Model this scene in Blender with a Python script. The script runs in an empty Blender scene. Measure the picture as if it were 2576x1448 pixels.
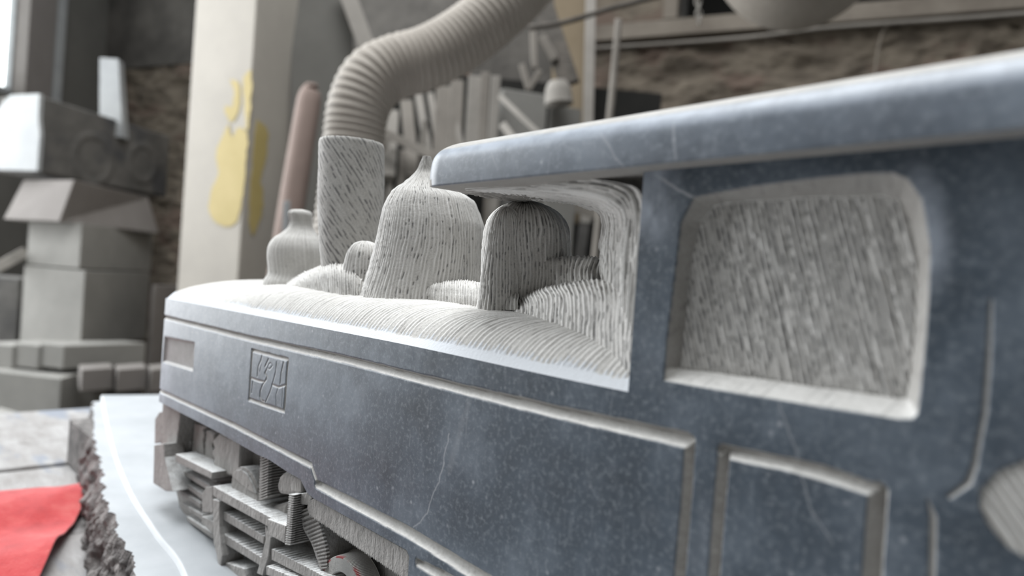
import bpy, bmesh, math, random
import numpy as np
from mathutils import Vector
random.seed(5)
# ------------------------------------------------------------------ camera
S = bpy.context.scene
f = 1750.; D = .2; ZC = 1.0                    # focal length in pixels, camera distance to the tank side, camera height
th = math.atan(1674/f); pt = math.radians(.39); rl = math.radians(4.0)
F0 = np.array([-math.cos(th), math.sin(th), 0]); R0 = np.array([math.sin(th), math.cos(th), 0]); U0 = np.array([0, 0, 1.])
FW = F0*math.cos(pt)-U0*math.sin(pt); U1 = U0*math.cos(pt)+F0*math.sin(pt)
RC = math.cos(rl)*R0+math.sin(rl)*U1; UC = -math.sin(rl)*R0+math.cos(rl)*U1
CP = np.array([0, -D, 0.])
cd = bpy.data.cameras.new('camera'); cam = bpy.data.objects.new('camera', cd); S.collection.objects.link(cam)
from mathutils import Matrix
M = Matrix(((RC[0], UC[0], -FW[0], 0), (RC[1], UC[1], -FW[1], -D), (RC[2], UC[2], -FW[2], ZC), (0, 0, 0, 1)))
cam.matrix_world = M
cd.sensor_width = 36; cd.lens = f/2576*36; cd.clip_start = .01; cd.clip_end = 60
cd.dof.use_dof = True; cd.dof.focus_distance = .365; cd.dof.aperture_fstop = 6.0
S.camera = cam
# ------------------------------------------------------------------ light
S.view_settings.view_transform = 'Standard'; S.view_settings.look = 'None'; S.view_settings.gamma = 1
S.view_settings.use_curve_mapping = False
S.view_settings.exposure = 0.1
W = bpy.data.worlds.new('sky'); S.world = W; W.use_nodes = True
bg = W.node_tree.nodes['Background']; bg.inputs[0].default_value = (.93, .97, 1.0, 1); bg.inputs[1].default_value = .85
def area(name, loc, target, sx, sy, power, col=(1, 1, 1)):
    l = bpy.data.lights.new(name, 'AREA'); l.shape = 'RECTANGLE'; l.size = sx; l.size_y = sy; l.energy = power; l.color = col
    o = bpy.data.objects.new(name, l); S.collection.objects.link(o)
    o.location = loc; o.rotation_euler = (Vector(target)-Vector(loc)).to_track_quat('-Z', 'Y').to_euler()
    return o
area('window_daylight', (-4.6, -1.0, 2.1), (-.3, 0, .95), 2.6, 3.4, 290, (.95, .98, 1))
area('skylight', (-.9, -.2, 4.4), (-.5, 0, 1.0), 2.6, 2.0, 170, (.97, .99, 1))

# ------------------------------------------------------------------ helpers
def ray(x, y): return FW+(x-1288)/f*RC-(y-724)/f*UC
def onY(x, y, Y=0.):
    d = ray(x, y); return CP+d*((Y+D)/d[1])
def onZ(x, y, Z):
    d = ray(x, y); return CP+d*(Z/d[2])
def P(x, y, t): return CP+ray(x, y)*t
def hor(x): return 712+.07*(x-1288)
def link(o, parent=None):
    S.collection.objects.link(o)
    if parent is not None: o.parent = parent; o.matrix_parent_inverse = Matrix.Translation(-Vector(parent.location))
    return o
def tag(o, label=None, cat=None, group=None, kind=None):
    if label: o['label'] = label
    if cat: o['category'] = cat
    if group: o['group'] = group
    if kind: o['kind'] = kind
    return o
def empty(name, loc, label, cat, group=None):
    o = bpy.data.objects.new(name, None); S.collection.objects.link(o); o.location = (loc[0], loc[1], loc[2]+ZC); o.empty_display_size = .02
    return tag(o, label, cat, group)
def mk(name, verts, faces, mat, parent=None, smooth=False, attrs=None, bevel=0, seg=2):
    v = np.asarray(verts, dtype=np.float64).reshape(-1, 3).copy(); v[:, 2] += ZC
    me = bpy.data.meshes.new(name)
    if isinstance(faces, np.ndarray):
        n = len(faces); me.vertices.add(len(v)); me.vertices.foreach_set('co', v.ravel())
        me.loops.add(n*4); me.loops.foreach_set('vertex_index', faces.ravel().astype(np.int32))
        me.polygons.add(n); me.polygons.foreach_set('loop_start', np.arange(0, n*4, 4, dtype=np.int32))
        me.polygons.foreach_set('loop_total', np.full(n, 4, dtype=np.int32)); me.update(calc_edges=True)
    else:
        me.from_pydata([tuple(a) for a in v], [], faces); me.update()
        bm = bmesh.new(); bm.from_mesh(me); bmesh.ops.recalc_face_normals(bm, faces=bm.faces); bm.to_mesh(me); bm.free()
    if attrs:
        for k, a in attrs.items():
            at = me.attributes.new(k, 'FLOAT', 'POINT'); at.data.foreach_set('value', np.asarray(a, dtype=np.float32).ravel())
    me.polygons.foreach_set('use_smooth', [smooth]*len(me.polygons))
    me.materials.append(mat)
    o = bpy.data.objects.new(name, me)
    if bevel:
        b = o.modifiers.new('bevel', 'BEVEL'); b.width = bevel; b.segments = seg; b.limit_method = 'ANGLE'; b.angle_limit = .6
    if parent is None: # origin at the thing's base
        c = v.mean(0); c[2] = v[:, 2].min(); me.transform(Matrix.Translation(-Vector(c))); o.location = c
    return link(o, parent)
# value noise
def vn(x, y, s=0):
    x = np.asarray(x, float); y = np.asarray(y, float); x, y = np.broadcast_arrays(x, y)
    i = np.floor(x); j = np.floor(y); a = x-i; b = y-j; a = a*a*(3-2*a); b = b*b*(3-2*b)
    def h(p, q):
        v = np.sin(p*127.1+q*311.7+s*74.7)*43758.5453; return v-np.floor(v)
    return (h(i, j)*(1-a)+h(i+1, j)*a)*(1-b)+(h(i, j+1)*(1-a)+h(i+1, j+1)*a)*b
def fb(x, y, s=0): return (vn(x, y, s)*.55+vn(x*2.1, y*2.1, s+1)*.3+vn(x*4.3, y*4.3, s+2)*.15)
def marks(u, v, sp, s=0, thr=.6, wp=1.):
    """chisel marks: parallel ridges across u, running along v; returns relief, ridge, fleck"""
    ph = u/sp+wp*1.3*fb(u/sp*.13, v/(sp*9), s)+wp*.9*vn(u/sp*.4, v/(sp*22), s+5)
    i = np.floor(ph); a = ph-i
    st = vn(i*7.31, v/(sp*5.5), s+3)
    rid = np.clip(1.1-np.abs(a-.5)*3.6, 0, 1)*np.clip(st*1.7-.1, 0, 1)
    fl = np.clip((vn(i*3.77+.5, v/(sp*1.1), s+8)-thr)*6, 0, 1)*np.clip(1-np.abs(a-.05)*3.5, 0, 1)
    fl = np.maximum(fl, np.clip((vn(i*5.77+.5, v/(sp*1.4), s+9)-thr-.05)*6, 0, 1)*np.clip(1-np.abs(a-.95)*4, 0, 1))
    return sp*(.32*rid-.22*fl), rid, fl
def gridfaces(n, m, wrap=False):
    i, j = np.meshgrid(np.arange(n-1), np.arange(m if wrap else m-1), indexing='ij'); k = (j+1) % m
    return np.stack([i*m+j, i*m+k, (i+1)*m+k, (i+1)*m+j], -1).reshape(-1, 4)
def normals(G, wrap=False):
    a = np.gradient(G, axis=0)
    if wrap: b = (np.roll(G, -1, 1)-np.roll(G, 1, 1))/2
    else: b = np.gradient(G, axis=1)
    n = np.cross(a, b); return n/(np.linalg.norm(n, axis=-1, keepdims=True)+1e-12)
def grid(name, G, attrs, mat, parent, split=None, flip=False, wrap=False):
    """G n x m x 3 ; split = list of (name, label, mask over vertices)"""
    n, m = G.shape[:2]; Fc = gridfaces(n, m, wrap)
    if flip: Fc = Fc[:, ::-1]
    V = G.reshape(-1, 3); A = {k: np.broadcast_to(a, (n, m)).ravel() for k, a in attrs.items()}
    used = np.zeros(len(Fc), bool); outs = []
    for nm, lab, mask in (split or []):
        sel = mask.ravel()[Fc].all(1) & ~used; used |= sel
        idx = np.unique(Fc[sel]); mp = np.zeros(len(V), int); mp[idx] = np.arange(len(idx))
        o = mk(nm, V[idx], mp[Fc[sel]], mat, parent, True, {k: a[idx] for k, a in A.items()})
        if lab: o['label'] = lab
        outs.append(o)
    Fr = Fc[~used]; idx = np.unique(Fr); mp = np.zeros(len(V), int); mp[idx] = np.arange(len(idx))
    return mk(name, V[idx], mp[Fr], mat, parent, True, {k: a[idx] for k, a in A.items()})
def poly2xz(pts, Y=0.): return np.array([onY(x, y, Y)[[0, 2]] for x, y in pts])
def inside(X, Z, pl):
    r = np.zeros(X.shape, bool); n = len(pl)
    for k in range(n):
        x1, z1 = pl[k]; x2, z2 = pl[(k+1) % n]
        c = ((z1 > Z) != (z2 > Z)) & (X < (x2-x1)*(Z-z1)/(z2-z1+1e-15)+x1); r ^= c
    return r
def segd(X, Z, a, b):
    ax, az = a; dx, dz = b[0]-ax, b[1]-az; L = dx*dx+dz*dz+1e-18
    t = np.clip(((X-ax)*dx+(Z-az)*dz)/L, 0, 1); return np.hypot(X-ax-t*dx, Z-az-t*dz), t
def polyd(X, Z, pl, closed=True):
    d = np.full(X.shape, 9.)
    n = len(pl)
    for k in range(n if closed else n-1): d = np.minimum(d, segd(X, Z, pl[k], pl[(k+1) % n])[0])
    return d
def sstep(a, b, x): t = np.clip((x-a)/(b-a), 0, 1); return t*t*(3-2*t)
def cat(ctrl, n, m):
    """bicubic (Catmull-Rom) interpolation of an a x b x 3 control net"""
    def c1(A, n):
        k = len(A); s = np.linspace(0, k-1, n); i = np.minimum(s.astype(int), k-2); t = (s-i).reshape((-1,)+(1,)*(A.ndim-1))
        g = lambda q: A[np.clip(q, 0, k-1)]
        p0, p1, p2, p3 = g(i-1), g(i), g(i+1), g(i+2)
        return .5*((2*p1)+(-p0+p2)*t+(2*p0-5*p1+4*p2-p3)*t*t+(-p0+3*p1-3*p2+p3)*t**3)
    A = c1(np.asarray(ctrl, float), n); return np.swapaxes(c1(np.swapaxes(A, 0, 1), m), 0, 1)

# ------------------------------------------------------------------ materials
def newmat(name):
    m = bpy.data.materials.new(name); m.use_nodes = True; nt = m.node_tree
    b = nt.nodes['Principled BSDF']; return m, nt, b
class N:
    def __init__(s, nt): s.nt = nt
    def __call__(s, t, ins=None, **kw):
        n = s.nt.nodes.new(t)
        for k, v in kw.items(): setattr(n, k, v)
        for k, v in (ins or {}).items():
            if isinstance(v, bpy.types.NodeSocket): s.nt.links.new(v, n.inputs[k])
            else: n.inputs[k].default_value = v
        return n
def ramp(nn, fac, stops):
    r = nn('ShaderNodeValToRGB', {'Fac': fac}); e = r.color_ramp.elements
    while len(e) < len(stops): e.new(.5)
    for k, (p, c) in enumerate(stops):
        e[k].position = p; e[k].color = (c if len(c) == 4 else (*c, 1)) if isinstance(c, tuple) else (c, c, c, 1)
    return r.outputs[0]
def mixc(nn, fac, a, b, mode='MIX'):
    n = nn('ShaderNodeMix', data_type='RGBA', blend_type=mode)
    for k, v in ((0, fac), (6, a), (7, b)):
        if isinstance(v, bpy.types.NodeSocket): nn.nt.links.new(v, n.inputs[k])
        else: n.inputs[k].default_value = v if k == 0 else (*v, 1)
    return n.outputs[2]
def mapping(nn, scale=(1, 1, 1), rot=(0, 0, 0)):
    g = nn('ShaderNodeNewGeometry')
    return nn('ShaderNodeMapping', {'Vector': g.outputs['Position'], 'Scale': scale, 'Rotation': rot}).outputs[0]
def noise(nn, vec, sc, det=3, rough=.6): return nn('ShaderNodeTexNoise', {'Vector': vec, 'Scale': sc, 'Detail': det, 'Roughness': rough}).outputs['Fac']
def stone_mat():
    m, nt, b = newmat('grey_limestone'); nn = N(nt); vec = mapping(nn)
    at = lambda k: nn('ShaderNodeAttribute', attribute_name=k).outputs['Fac']
    # polished face
    cl = noise(nn, vec, 22, 4, .62); c = ramp(nn, cl, [(.32, (.033, .045, .060)), (.5, (.060, .079, .103)), (.66, (.120, .147, .180))])
    fine = noise(nn, vec, 420, 4, .7); c = mixc(nn, ramp(nn, fine, [(.5, 0.), (.75, .6)]), c, (.27, .30, .33))
    vo = nn('ShaderNodeTexVoronoi', {'Vector': vec, 'Scale': 130.}); sp = ramp(nn, vo.outputs['Distance'], [(0., 1.), (.16, 0.)])
    sel = ramp(nn, noise(nn, vec, 60, 2), [(.48, 0.), (.6, .8)])
    mul = nn('ShaderNodeMath', {0: sp, 1: sel}, operation='MULTIPLY').outputs[0]
    c = mixc(nn, mul, c, (.4, .42, .45))
    sc = noise(nn, mapping(nn, (1, 1, .12), (0, .5, 0)), 330, 2, .5); c = mixc(nn, ramp(nn, sc, [(.64, 0.), (.75, .22)]), c, (.3, .32, .35))
    # pale smudges of stone dust on the polish
    smd = noise(nn, mapping(nn, (1, 1, .55)), 38, 5, .7); c = mixc(nn, ramp(nn, smd, [(.55, 0.), (.8, .45)]), c, (.22, .24, .27))
    c = mixc(nn, at('vein'), c, (.42, .43, .45))
    c = mixc(nn, nn('ShaderNodeMath', {0: at('smear_sheen'), 1: ramp(nn, noise(nn, vec, 90, 4), [(.3, .55), (.6, 1.)])}, operation='MULTIPLY').outputs[0], c, (.36, .40, .465))  # smears plus painted-in window and sky sheen
    # carved, dusty
    dn = noise(nn, vec, 90, 5, .65); d = ramp(nn, dn, [(.3, (.42, .405, .38)), (.7, (.55, .538, .515))])
    gr = noise(nn, vec, 1100, 2, .6); d = mixc(nn, ramp(nn, gr, [(.35, .3), (.6, 0.)]), d, (.16, .155, .15))
    d = mixc(nn, at('ridge'), d, (.80, .79, .77)); d = mixc(nn, at('fleck'), d, (.07, .07, .078)); d = mixc(nn, at('white'), d, (.60, .625, .66))
    d = mixc(nn, at('brown'), d, (.17, .155, .14)); d = mixc(nn, at('red'), d, (.55, .05, .06))
    dust = at('dust'); c = mixc(nn, dust, c, d)
    nt.links.new(c, b.inputs['Base Color'])
    r = nn('ShaderNodeMapRange', {0: dust, 3: .46, 4: .95}); nt.links.new(r.outputs[0], b.inputs['Roughness'])
    b.inputs['Specular IOR Level'].default_value = .5
    bh = noise(nn, vec, 700, 3, .6); bs = nn('ShaderNodeMapRange', {0: dust, 3: .04, 4: .45})
    bp = nn('ShaderNodeBump', {'Height': bh, 'Strength': bs.outputs[0], 'Distance': .0006}); nt.links.new(bp.outputs[0], b.inputs['Normal'])
    return m
STONE = stone_mat()
def dusty(name, c1, c2, sc=4., rough=.9, bump=.3, stretch=(1, 1, 1), c3=None, dist=.01, metal=0):
    m, nt, b = newmat(name); nn = N(nt); vec = mapping(nn, stretch)
    n1 = noise(nn, vec, sc, 5, .65); c = ramp(nn, n1, [(.3, c1), (.7, c2)])
    if c3: c = mixc(nn, ramp(nn, noise(nn, vec, sc*.37+1, 3), [(.52, 0.), (.62, 1.)]), c, c3)
    nt.links.new(c, b.inputs['Base Color']); b.inputs['Roughness'].default_value = rough; b.inputs['Metallic'].default_value = metal
    bp = nn('ShaderNodeBump', {'Height': noise(nn, vec, sc*6, 4), 'Strength': bump, 'Distance': dist}); nt.links.new(bp.outputs[0], b.inputs['Normal'])
    return m
def gear_mat():
    m = dusty('carved_stone_lower', (.25, .238, .226), (.38, .365, .35), 60, .95, .9, (1, 1, .5), dist=.0014); nt = m.node_tree; nn = N(nt); b = nt.nodes['Principled BSDF']
    src = b.inputs['Base Color'].links[0].from_socket; g = nn('ShaderNodeNewGeometry'); sp = nn('ShaderNodeSeparateXYZ', {0: g.outputs['True Normal']})
    vec = mapping(nn); k = nn('ShaderNodeMath', {0: ramp(nn, sp.outputs[2], [(.35, 0.), (.75, 1.)]), 1: ramp(nn, noise(nn, vec, 120, 4), [(.3, .45), (.55, 1.)])}, operation='MULTIPLY').outputs[0]
    c = mixc(nn, k, src, (.70, .71, .71))      # paler mix on every upward face
    st = noise(nn, mapping(nn, (1, 1, .10)), 900, 2, .5); c = mixc(nn, ramp(nn, st, [(.56, 0.), (.68, .35)]), c, (.14, .13, .125))
    nt.links.new(c, b.inputs['Base Color']); return m
GEAR = gear_mat()
PLASTER = dusty('grey_plaster', (.10, .097, .088), (.145, .14, .128), 1.5, .95, .2)
DARKWALL = dusty('rough_dark_wall', (.05, .046, .042), (.13, .12, .108), 3, .95, .8)
RUBBLE = dusty('rubble_wall', (.085, .069, .054), (.20, .168, .13), 5, .95, 1., (1, 1, 1.8), c3=(.13, .095, .075))
BEAM = dusty('dusty_beam', (.13, .11, .09), (.20, .175, .145), 4, .9, .3)
SAWN = dusty('sawn_stone', (.19, .185, .172), (.235, .228, .212), 6, .9, .1)
SAWNP = dusty('sawn_stone_pink', (.16, .145, .135), (.19, .175, .165), 6, .9, .1)
PALE = dusty('pale_stone', (.25, .26, .27), (.34, .35, .35), 5, .7, .1)
DARKST = dusty('dark_stone', (.05, .048, .046), (.13, .122, .112), 4, .9, .6, c3=(.045, .045, .048))
SLABM = dusty('slab_top_stone', (.335, .355, .375), (.42, .44, .46), 14, .55, .15, dist=.001)
ROUGH = dusty('broken_stone_edge', (.05, .046, .045), (.30, .28, .27), 55, .9, 1., dist=.004)
BOARD = dusty('dusty_board', (.16, .145, .128), (.24, .22, .195), 5, .9, .2)
BOARDL = dusty('light_dusty_board', (.22, .205, .185), (.30, .28, .255), 5, .9, .2)
TAN = dusty('tan_board', (.16, .125, .08), (.22, .175, .12), 3, .9, .1)
METAL = dusty('dirty_metal', (.035, .032, .028), (.12, .105, .09), 12, .7, .5, metal=.3)
PINK = dusty('pinkish_roll', (.19, .14, .12), (.24, .18, .155), 5, .8, .1)
BLACK = dusty('dark_gap', (.008, .008, .007), (.015, .014, .012), 5, 1, .1)
FLOORM = dusty('workshop_floor', (.10, .098, .09), (.19, .185, .17), 4, .95, .3)
PLANK = dusty('worn_plank', (.22, .205, .195), (.38, .372, .37), 45, .9, .6, (.3, 1, 1), c3=(.22, .24, .28), dist=.003)
def cloth_mat():
    m, nt, b = newmat('red_felt'); nn = N(nt); vec = mapping(nn)
    n1 = noise(nn, vec, 30, 6, .7); c = ramp(nn, n1, [(.3, (.36, .022, .026)), (.52, (.50, .045, .048)), (.75, (.56, .11, .10))])
    nt.links.new(c, b.inputs['Base Color']); b.inputs['Roughness'].default_value = 1.; b.inputs['Sheen Weight'].default_value = .3
    bp = nn('ShaderNodeBump', {'Height': noise(nn, vec, 500, 3), 'Strength': .6, 'Distance': .002}); nt.links.new(bp.outputs[0], b.inputs['Normal']); return m
FELT = cloth_mat()
HOSEM = dusty('dusty_hose', (.30, .27, .235), (.37, .335, .295), 9, .7, .1)
PILLARM = dusty('pillar_paint', (.34, .315, .28), (.41, .38, .335), 2.5, .7, .05)
YELLOW = dusty('yellow_paint', (.38, .30, .11), (.44, .35, .15), 6, .6, .05)
def emis(name, col, s):
    m, nt, b = newmat(name); b.inputs['Base Color'].default_value = (.8, .85, .9, 1); b.inputs['Emission Color'].default_value = (*col, 1); b.inputs['Emission Strength'].default_value = s; return m
DAY = emis('bright_window_pane', (.95, 1, 1), 3.)

# ================================================================== the stone locomotive
LX, PX_ = -.648, -.1465          # far end of the tank, cab front edge
loco = empty('carved_locomotive', (-.3, .05, -.212), 'large tank locomotive carved from blue-grey stone with polished sides, standing on the curved pale slab', 'sculpture')
ZT = lambda X: -.0337-.0015*sstep(-.3, PX_, X)
V2 = lambda pl: [tuple(onY(x, y)[[0, 2]]) for x, y in pl]
# --- relief functions shared by tank side and cab side
def groove(X, Z, pts, w, depth=1.5, prof='v'):
    """pts pixel polyline, w list of half widths in metres"""
    q = V2(pts); h = np.zeros(X.shape)
    for k in range(len(q)-1):
        d, t = segd(X, Z, q[k], q[k+1]); hw = w[k]+(w[k+1]-w[k])*t
        if prof == 'v':      # shallow lower / left-lit wall, steep upper wall
            dx, dz = q[k+1][0]-q[k][0], q[k+1][1]-q[k][1]; l = math.hypot(dx, dz); nx, nz = -dz/l, dx/l
            if nx+nz < 0: nx, nz = -nx, -nz
            e = (X-q[k][0])*nx+(Z-q[k][1])*nz
            g_ = np.minimum(np.minimum((hw-e)/.62, (hw+e)/1.38), (hw-d)*3)*1.25
            h = np.maximum(h, np.clip(g_, 0, None))
        else: h = np.maximum(h, np.clip(hw-d, 0, None)*depth)
    return h
def side_relief(X, Z):
    wob = .00025*(fb(X*260, Z*260, 3)-.5)
    Xw, Zw = X+wob, Z+.0005*(fb(X*90, Z*300, 7)-.5)
    g = groove(Xw, Zw, [(400, 794), (628, 851), (863, 903), (1180, 983), (1409, 1038), (1722, 1106)], [.0019, .0022, .0024, .0026, .0028, .0030])
    g = np.maximum(g, groove(Xw, Zw, [(1735, 1108), (1727, 1240), (1709, 1448), (1700, 1560)], [.0021, .0021, .0022, .0022]))
    g = np.maximum(g, groove(Xw, Zw, [(388, 976), (586, 1068), (782, 1170)], [.0017, .0018, .0019]))
    g = np.maximum(g, groove(Xw, Zw, [(782, 1170), (797, 1213)], [.0014, .0018]))
    g = np.maximum(g, groove(Xw, Zw, [(797, 1218), (1021, 1336), (1100, 1384), (1200, 1448), (1290, 1502)], [.0028, .0033, .0034, .0035, .0035]))
    g = np.maximum(g, groove(Xw, Zw, [(1050, 1415), (1110, 1448), (1180, 1490)], [.002, .003, .003]))
    # framed panel under the window
    g = np.maximum(g, groove(Xw, Zw, [(1821, 1135), (1988, 1168), (2100, 1200), (2208, 1236)], [.0024, .0023, .0024, .0022]))
    g = np.maximum(g, groove(Xw, Zw, [(2208, 1236), (2200, 1350), (2193, 1460), (2180, 1560)], [.0027, .0027, .0027, .0027]))
    g = np.maximum(g, groove(Xw, Zw, [(1821, 1135), (1806, 1300), (1794, 1460), (1780, 1560)], [.0022, .0022, .0022, .0022]))
    g = np.maximum(g, groove(X, Z, [(2493, 755), (2487, 900), (2477, 1040), (2462, 1110), (2452, 1170), (2436, 1215), (2388, 1249)], [.0006, .0008, .0008, .0008, .0009, .001, .0008], .7, 'l'))
    g = np.maximum(g, groove(X, Z, [(2335, 1258), (2347, 1299), (2344, 1448), (2338, 1560)], [.0005, .0011, .0011, .0011], .7, 'l'))
    # emblem frame and its scratched letters
    E = [(634, 880), (724, 904), (714, 1034), (626, 1004)]
    g = np.maximum(g, groove(Xw, Zw, E+E[:1], [.0013]*5))
    e = lambda pts: [(600+a/6.895, 850+b/6.895) for a, b in pts]
    for st, w in (([(410, 290), (390, 380), (340, 500), (325, 660)], .0009), ([(400, 470), (370, 590)], .0006), ([(520, 360), (460, 490)], .001),
                  ([(560, 430), (590, 480), (540, 540), (500, 520), (530, 450), (560, 430)], .0007), ([(490, 540), (455, 610), (490, 660), (480, 720), (420, 800), (375, 930), (370, 1020), (400, 1090), (445, 1100)], .0011),
                  ([(660, 420), (640, 600), (590, 790), (540, 950), (470, 1110)], .0009), ([(780, 420), (740, 600), (720, 790)], .001), ([(580, 805), (690, 850), (810, 815)], .0012),
                  ([(690, 850), (650, 1000), (655, 1195)], .0007), ([(765, 850), (755, 1200)], .0006), ([(215, 690), (330, 735), (430, 755)], .0013), ([(250, 745), (225, 950)], .0009)):
        q = e(st); g = np.maximum(g, groove(X, Z, q, [w*.75]*len(q), .7, 'l'))
    return g
PLATE = poly2xz([(414, 845), (490, 860), (485, 934), (409, 911)])
EMB = poly2xz([(629, 872), (728, 900), (718, 1043), (620, 1010)])
def vein(X, Z, pts, w):
    h = np.zeros(X.shape)
    q = V2(pts)
    for k in range(len(q)-1):
        d, t = segd(X+.002*(fb(X*200, Z*200, 9)-.5), Z+.002*(fb(X*200+9, Z*200, 9)-.5), q[k], q[k+1]); h = np.maximum(h, np.clip(1.4-d/w, 0, 1))
    return h
def side_attrs(X, Z, h):
    dust = sstep(.0001, .00045, h)
    ve = np.maximum(vein(X, Z, [(1130, 1090), (1105, 1210), (1092, 1235), (1075, 1288), (1042, 1328)], .00035)*.55, vein(X, Z, [(1960, 1010), (1985, 1090), (2015, 1190), (2040, 1280), (2090, 1360)], .0004)*.3)
    ve = np.maximum(ve, vein(X, Z, [(1180, 1010), (1130, 1180)], .002)*.12)
    return dust, ve
# --- tank side
nX, nZ = 1150, 250
s = np.linspace(0, 1, nX); Xc = LX+(PX_-LX)*(1-(1-s)**1.35*1.0)   # finer towards the camera
Xc = LX+(PX_-LX)*(s*1.35-.35*s*s)
bot_px = [(385, 1003), (411, 1015), (552, 1088), (648, 1143), (676, 1155), (724, 1187), (755, 1204), (764, 1222), (772, 1238), (789, 1253), (1023, 1383), (1030, 1400), (1036, 1460)]
bq = np.array(V2(bot_px)); zb = np.interp(Xc, bq[:, 0], bq[:, 1]); zb = np.where(Xc > bq[-2, 0], np.minimum(zb, -.165), zb)
T = np.linspace(0, 1, nZ)[None, :]; X = np.repeat(Xc[:, None], nZ, 1)
zs = np.where(Xc > bq[9, 0], np.interp(Xc, [bq[9, 0], bq[10, 0], PX_], [bq[9, 1], bq[10, 1], bq[10, 1]-.004]), zb)+.0006
kz = 215; Z = np.concatenate([ZT(X[:, :kz])*(1-np.linspace(0, 1, kz))+zs[:, None]*np.linspace(0, 1, kz), zs[:, None]+(zb-zs)[:, None]*np.linspace(0, 1, nZ-kz+1)[1:]], 1)
h = side_relief(X, Z); dust, ve = side_attrs(X, Z, h)
pin = inside(X, Z, PLATE); pd = polyd(X, Z, PLATE); hp = np.where(pin, np.clip(pd, 0, .0018), 0); h = np.maximum(h, hp)
pg = np.where(pin, 1., 0.); dust = np.maximum(dust, pg*.8)
em = inside(X, Z, EMB)
rr = .010; le = np.clip((LX+rr-X)/rr, 0, 1); Yc = rr*.9*(1-np.sqrt(np.clip(1-le**2, 0, 1)))       # rounded far corner
gz = np.gradient(h, axis=1)/np.gradient(Z, axis=1); upf = sstep(-.1, .5, gz); upf = np.where(h > .0001, upf, 0)
ridge = np.where(dust > .3, .05+upf*(.45+.5*fb(X*600, Z*2500, 4)), 0); groove_shade = np.where(dust > .3, .45*(1-upf), 0)  # groove walls paler facing up, browner facing down: shading put into the colour
G = np.stack([X, Yc+h+.00012*(fb(X*150, Z*150, 1)-.5), Z], -1)
pale = np.where(pin, 0, 0)
smear_sheen = .75*sstep(.08, 0, X-LX)*np.clip(fb(X*30, Z*20, 6)*1.6-.4, 0, 1)+(.14+.35*vn(X*14, Z*10, 44))*sstep(-.25, -.55, X)  # cloudy smears, plus grazing window sheen painted in towards the far end
emb_m = em; 
grid('tank_side', G, dict(dust=dust, vein=ve, ridge=ridge, brown=np.maximum(pg*.2, groove_shade*(1-pg)), smear_sheen=smear_sheen), STONE, loco,
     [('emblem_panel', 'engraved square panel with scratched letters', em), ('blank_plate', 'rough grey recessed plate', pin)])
# --- cab side with the blind window
xa = np.linspace(PX_, -.028, 430); xb = np.linspace(-.028, .09, 60)[1:]; Xc = np.r_[xa, xb]; zc = np.linspace(.045, -.135, 500)
X, Z = np.meshgrid(Xc, zc, indexing='ij')
h = side_relief(X, Z)
DW = .0065
WO = poly2xz([(1668, 958), (1676, 860), (1697, 690), (1712, 560), (1745, 494), (1890, 466), (2060, 444), (2170, 433), (2245, 430), (2285, 446), (2322, 500), (2342, 620), (2338, 760), (2326, 900), (2311, 1040), (2296, 1056), (2260, 1056), (1960, 1008), (1780, 978)])
WI = poly2xz([(1711, 925), (1728, 760), (1742, 640), (1762, 560), (1797, 518), (1830, 510), (2030, 497), (2219, 492), (2262, 506), (2292, 560), (2308, 660), (2300, 835), (2290, 940), (2280, 1002), (2200, 992), (1960, 958), (1800, 936)], DW)
ino = inside(X, Z, WO); ini = inside(X, Z, WI); do = polyd(X, Z, WO); di = polyd(X, Z, WI)
wh = np.where(ini, DW, np.where(ino, DW*do/(do+di+1e-9), 0))
ca, sa = math.cos(.30), math.sin(.30); u = X*ca+Z*sa; v = -X*sa+Z*ca
mh, mr, mf = marks(u, v, .0016, 21, .45, .35)
inner = ini & (di > .0003)
wh = wh-np.where(inner, mh*1.3, 0)
mh2, mr2, mf2 = marks(X*.9-Z*.4, Z, .0028, 33, .62)
# striped round boss
q = np.array(V2([(2575, 1160), (2510, 1185), (2466, 1235), (2462, 1270), (2485, 1320), (2530, 1372), (2576, 1402)]))
cc = np.array(V2([(2578, 1278)]))[0]; DISC = np.array(list(q)+[tuple(2*cc-a) for a in q]); ind = inside(X, Z, DISC)
du = (X*.80+Z*.62); ph = du/.0021; saw = ph-np.floor(ph); dh = np.where(ind, .0012*(1-np.abs(saw-.4)/.6), 0)
H = np.maximum.reduce([h, wh, dh]); Hs = np.maximum(h, np.where(inner, 0, wh)); gz = np.gradient(Hs, axis=1)/np.gradient(Z, axis=1); upf = sstep(-.1, .4, gz)
dust, ve = side_attrs(X, Z, h); dust = np.maximum(dust, sstep(.0001, .0006, wh)); dust = np.where(ind, 1, dust)
wl = sstep(.0, .006, wh)*(~ini)   # walls of the recess
veinw = vein(X, Z, [(1850, 560), (1900, 625), (1935, 690)], .0012)+vein(X, Z, [(1990, 790), (2060, 860), (2110, 920), (2200, 985)], .001)
ridge = np.where(inner, .22+mr, .05+upf*(.35+.5*fb(X*600, Z*1500, 4))); ridge = np.where(ind, np.clip(1.2-np.abs(saw-.5)*3, 0, 1), ridge)  # upward recess walls lightened in the colour, as if lit from above
ridge = np.clip(ridge+np.where(inner, veinw*.5, 0), 0, 1)
fleck = np.where(inner, mf*1.0, np.where(ino, mf2*.35, 0)); fleck = np.where(ind, np.clip((np.abs(saw-.95)*-6+1), 0, 1)*.8, fleck)
cz = sstep(-.052, -.056, X)
smear_sheen = np.clip(sstep(.007, .0, do)*(~ino)*sstep(-.066, -.054, X)*sstep(.0, .02, Z+.0)*1.1, 0, 1)*.8
smear_sheen = np.maximum(smear_sheen, sstep(-.128, -.140, X)*sstep(.012, .03, Z)*.9*fb(X*200, Z*100, 5)*1.4)
smear_sheen = smear_sheen*sstep(-.045, .01, Z)
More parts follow.
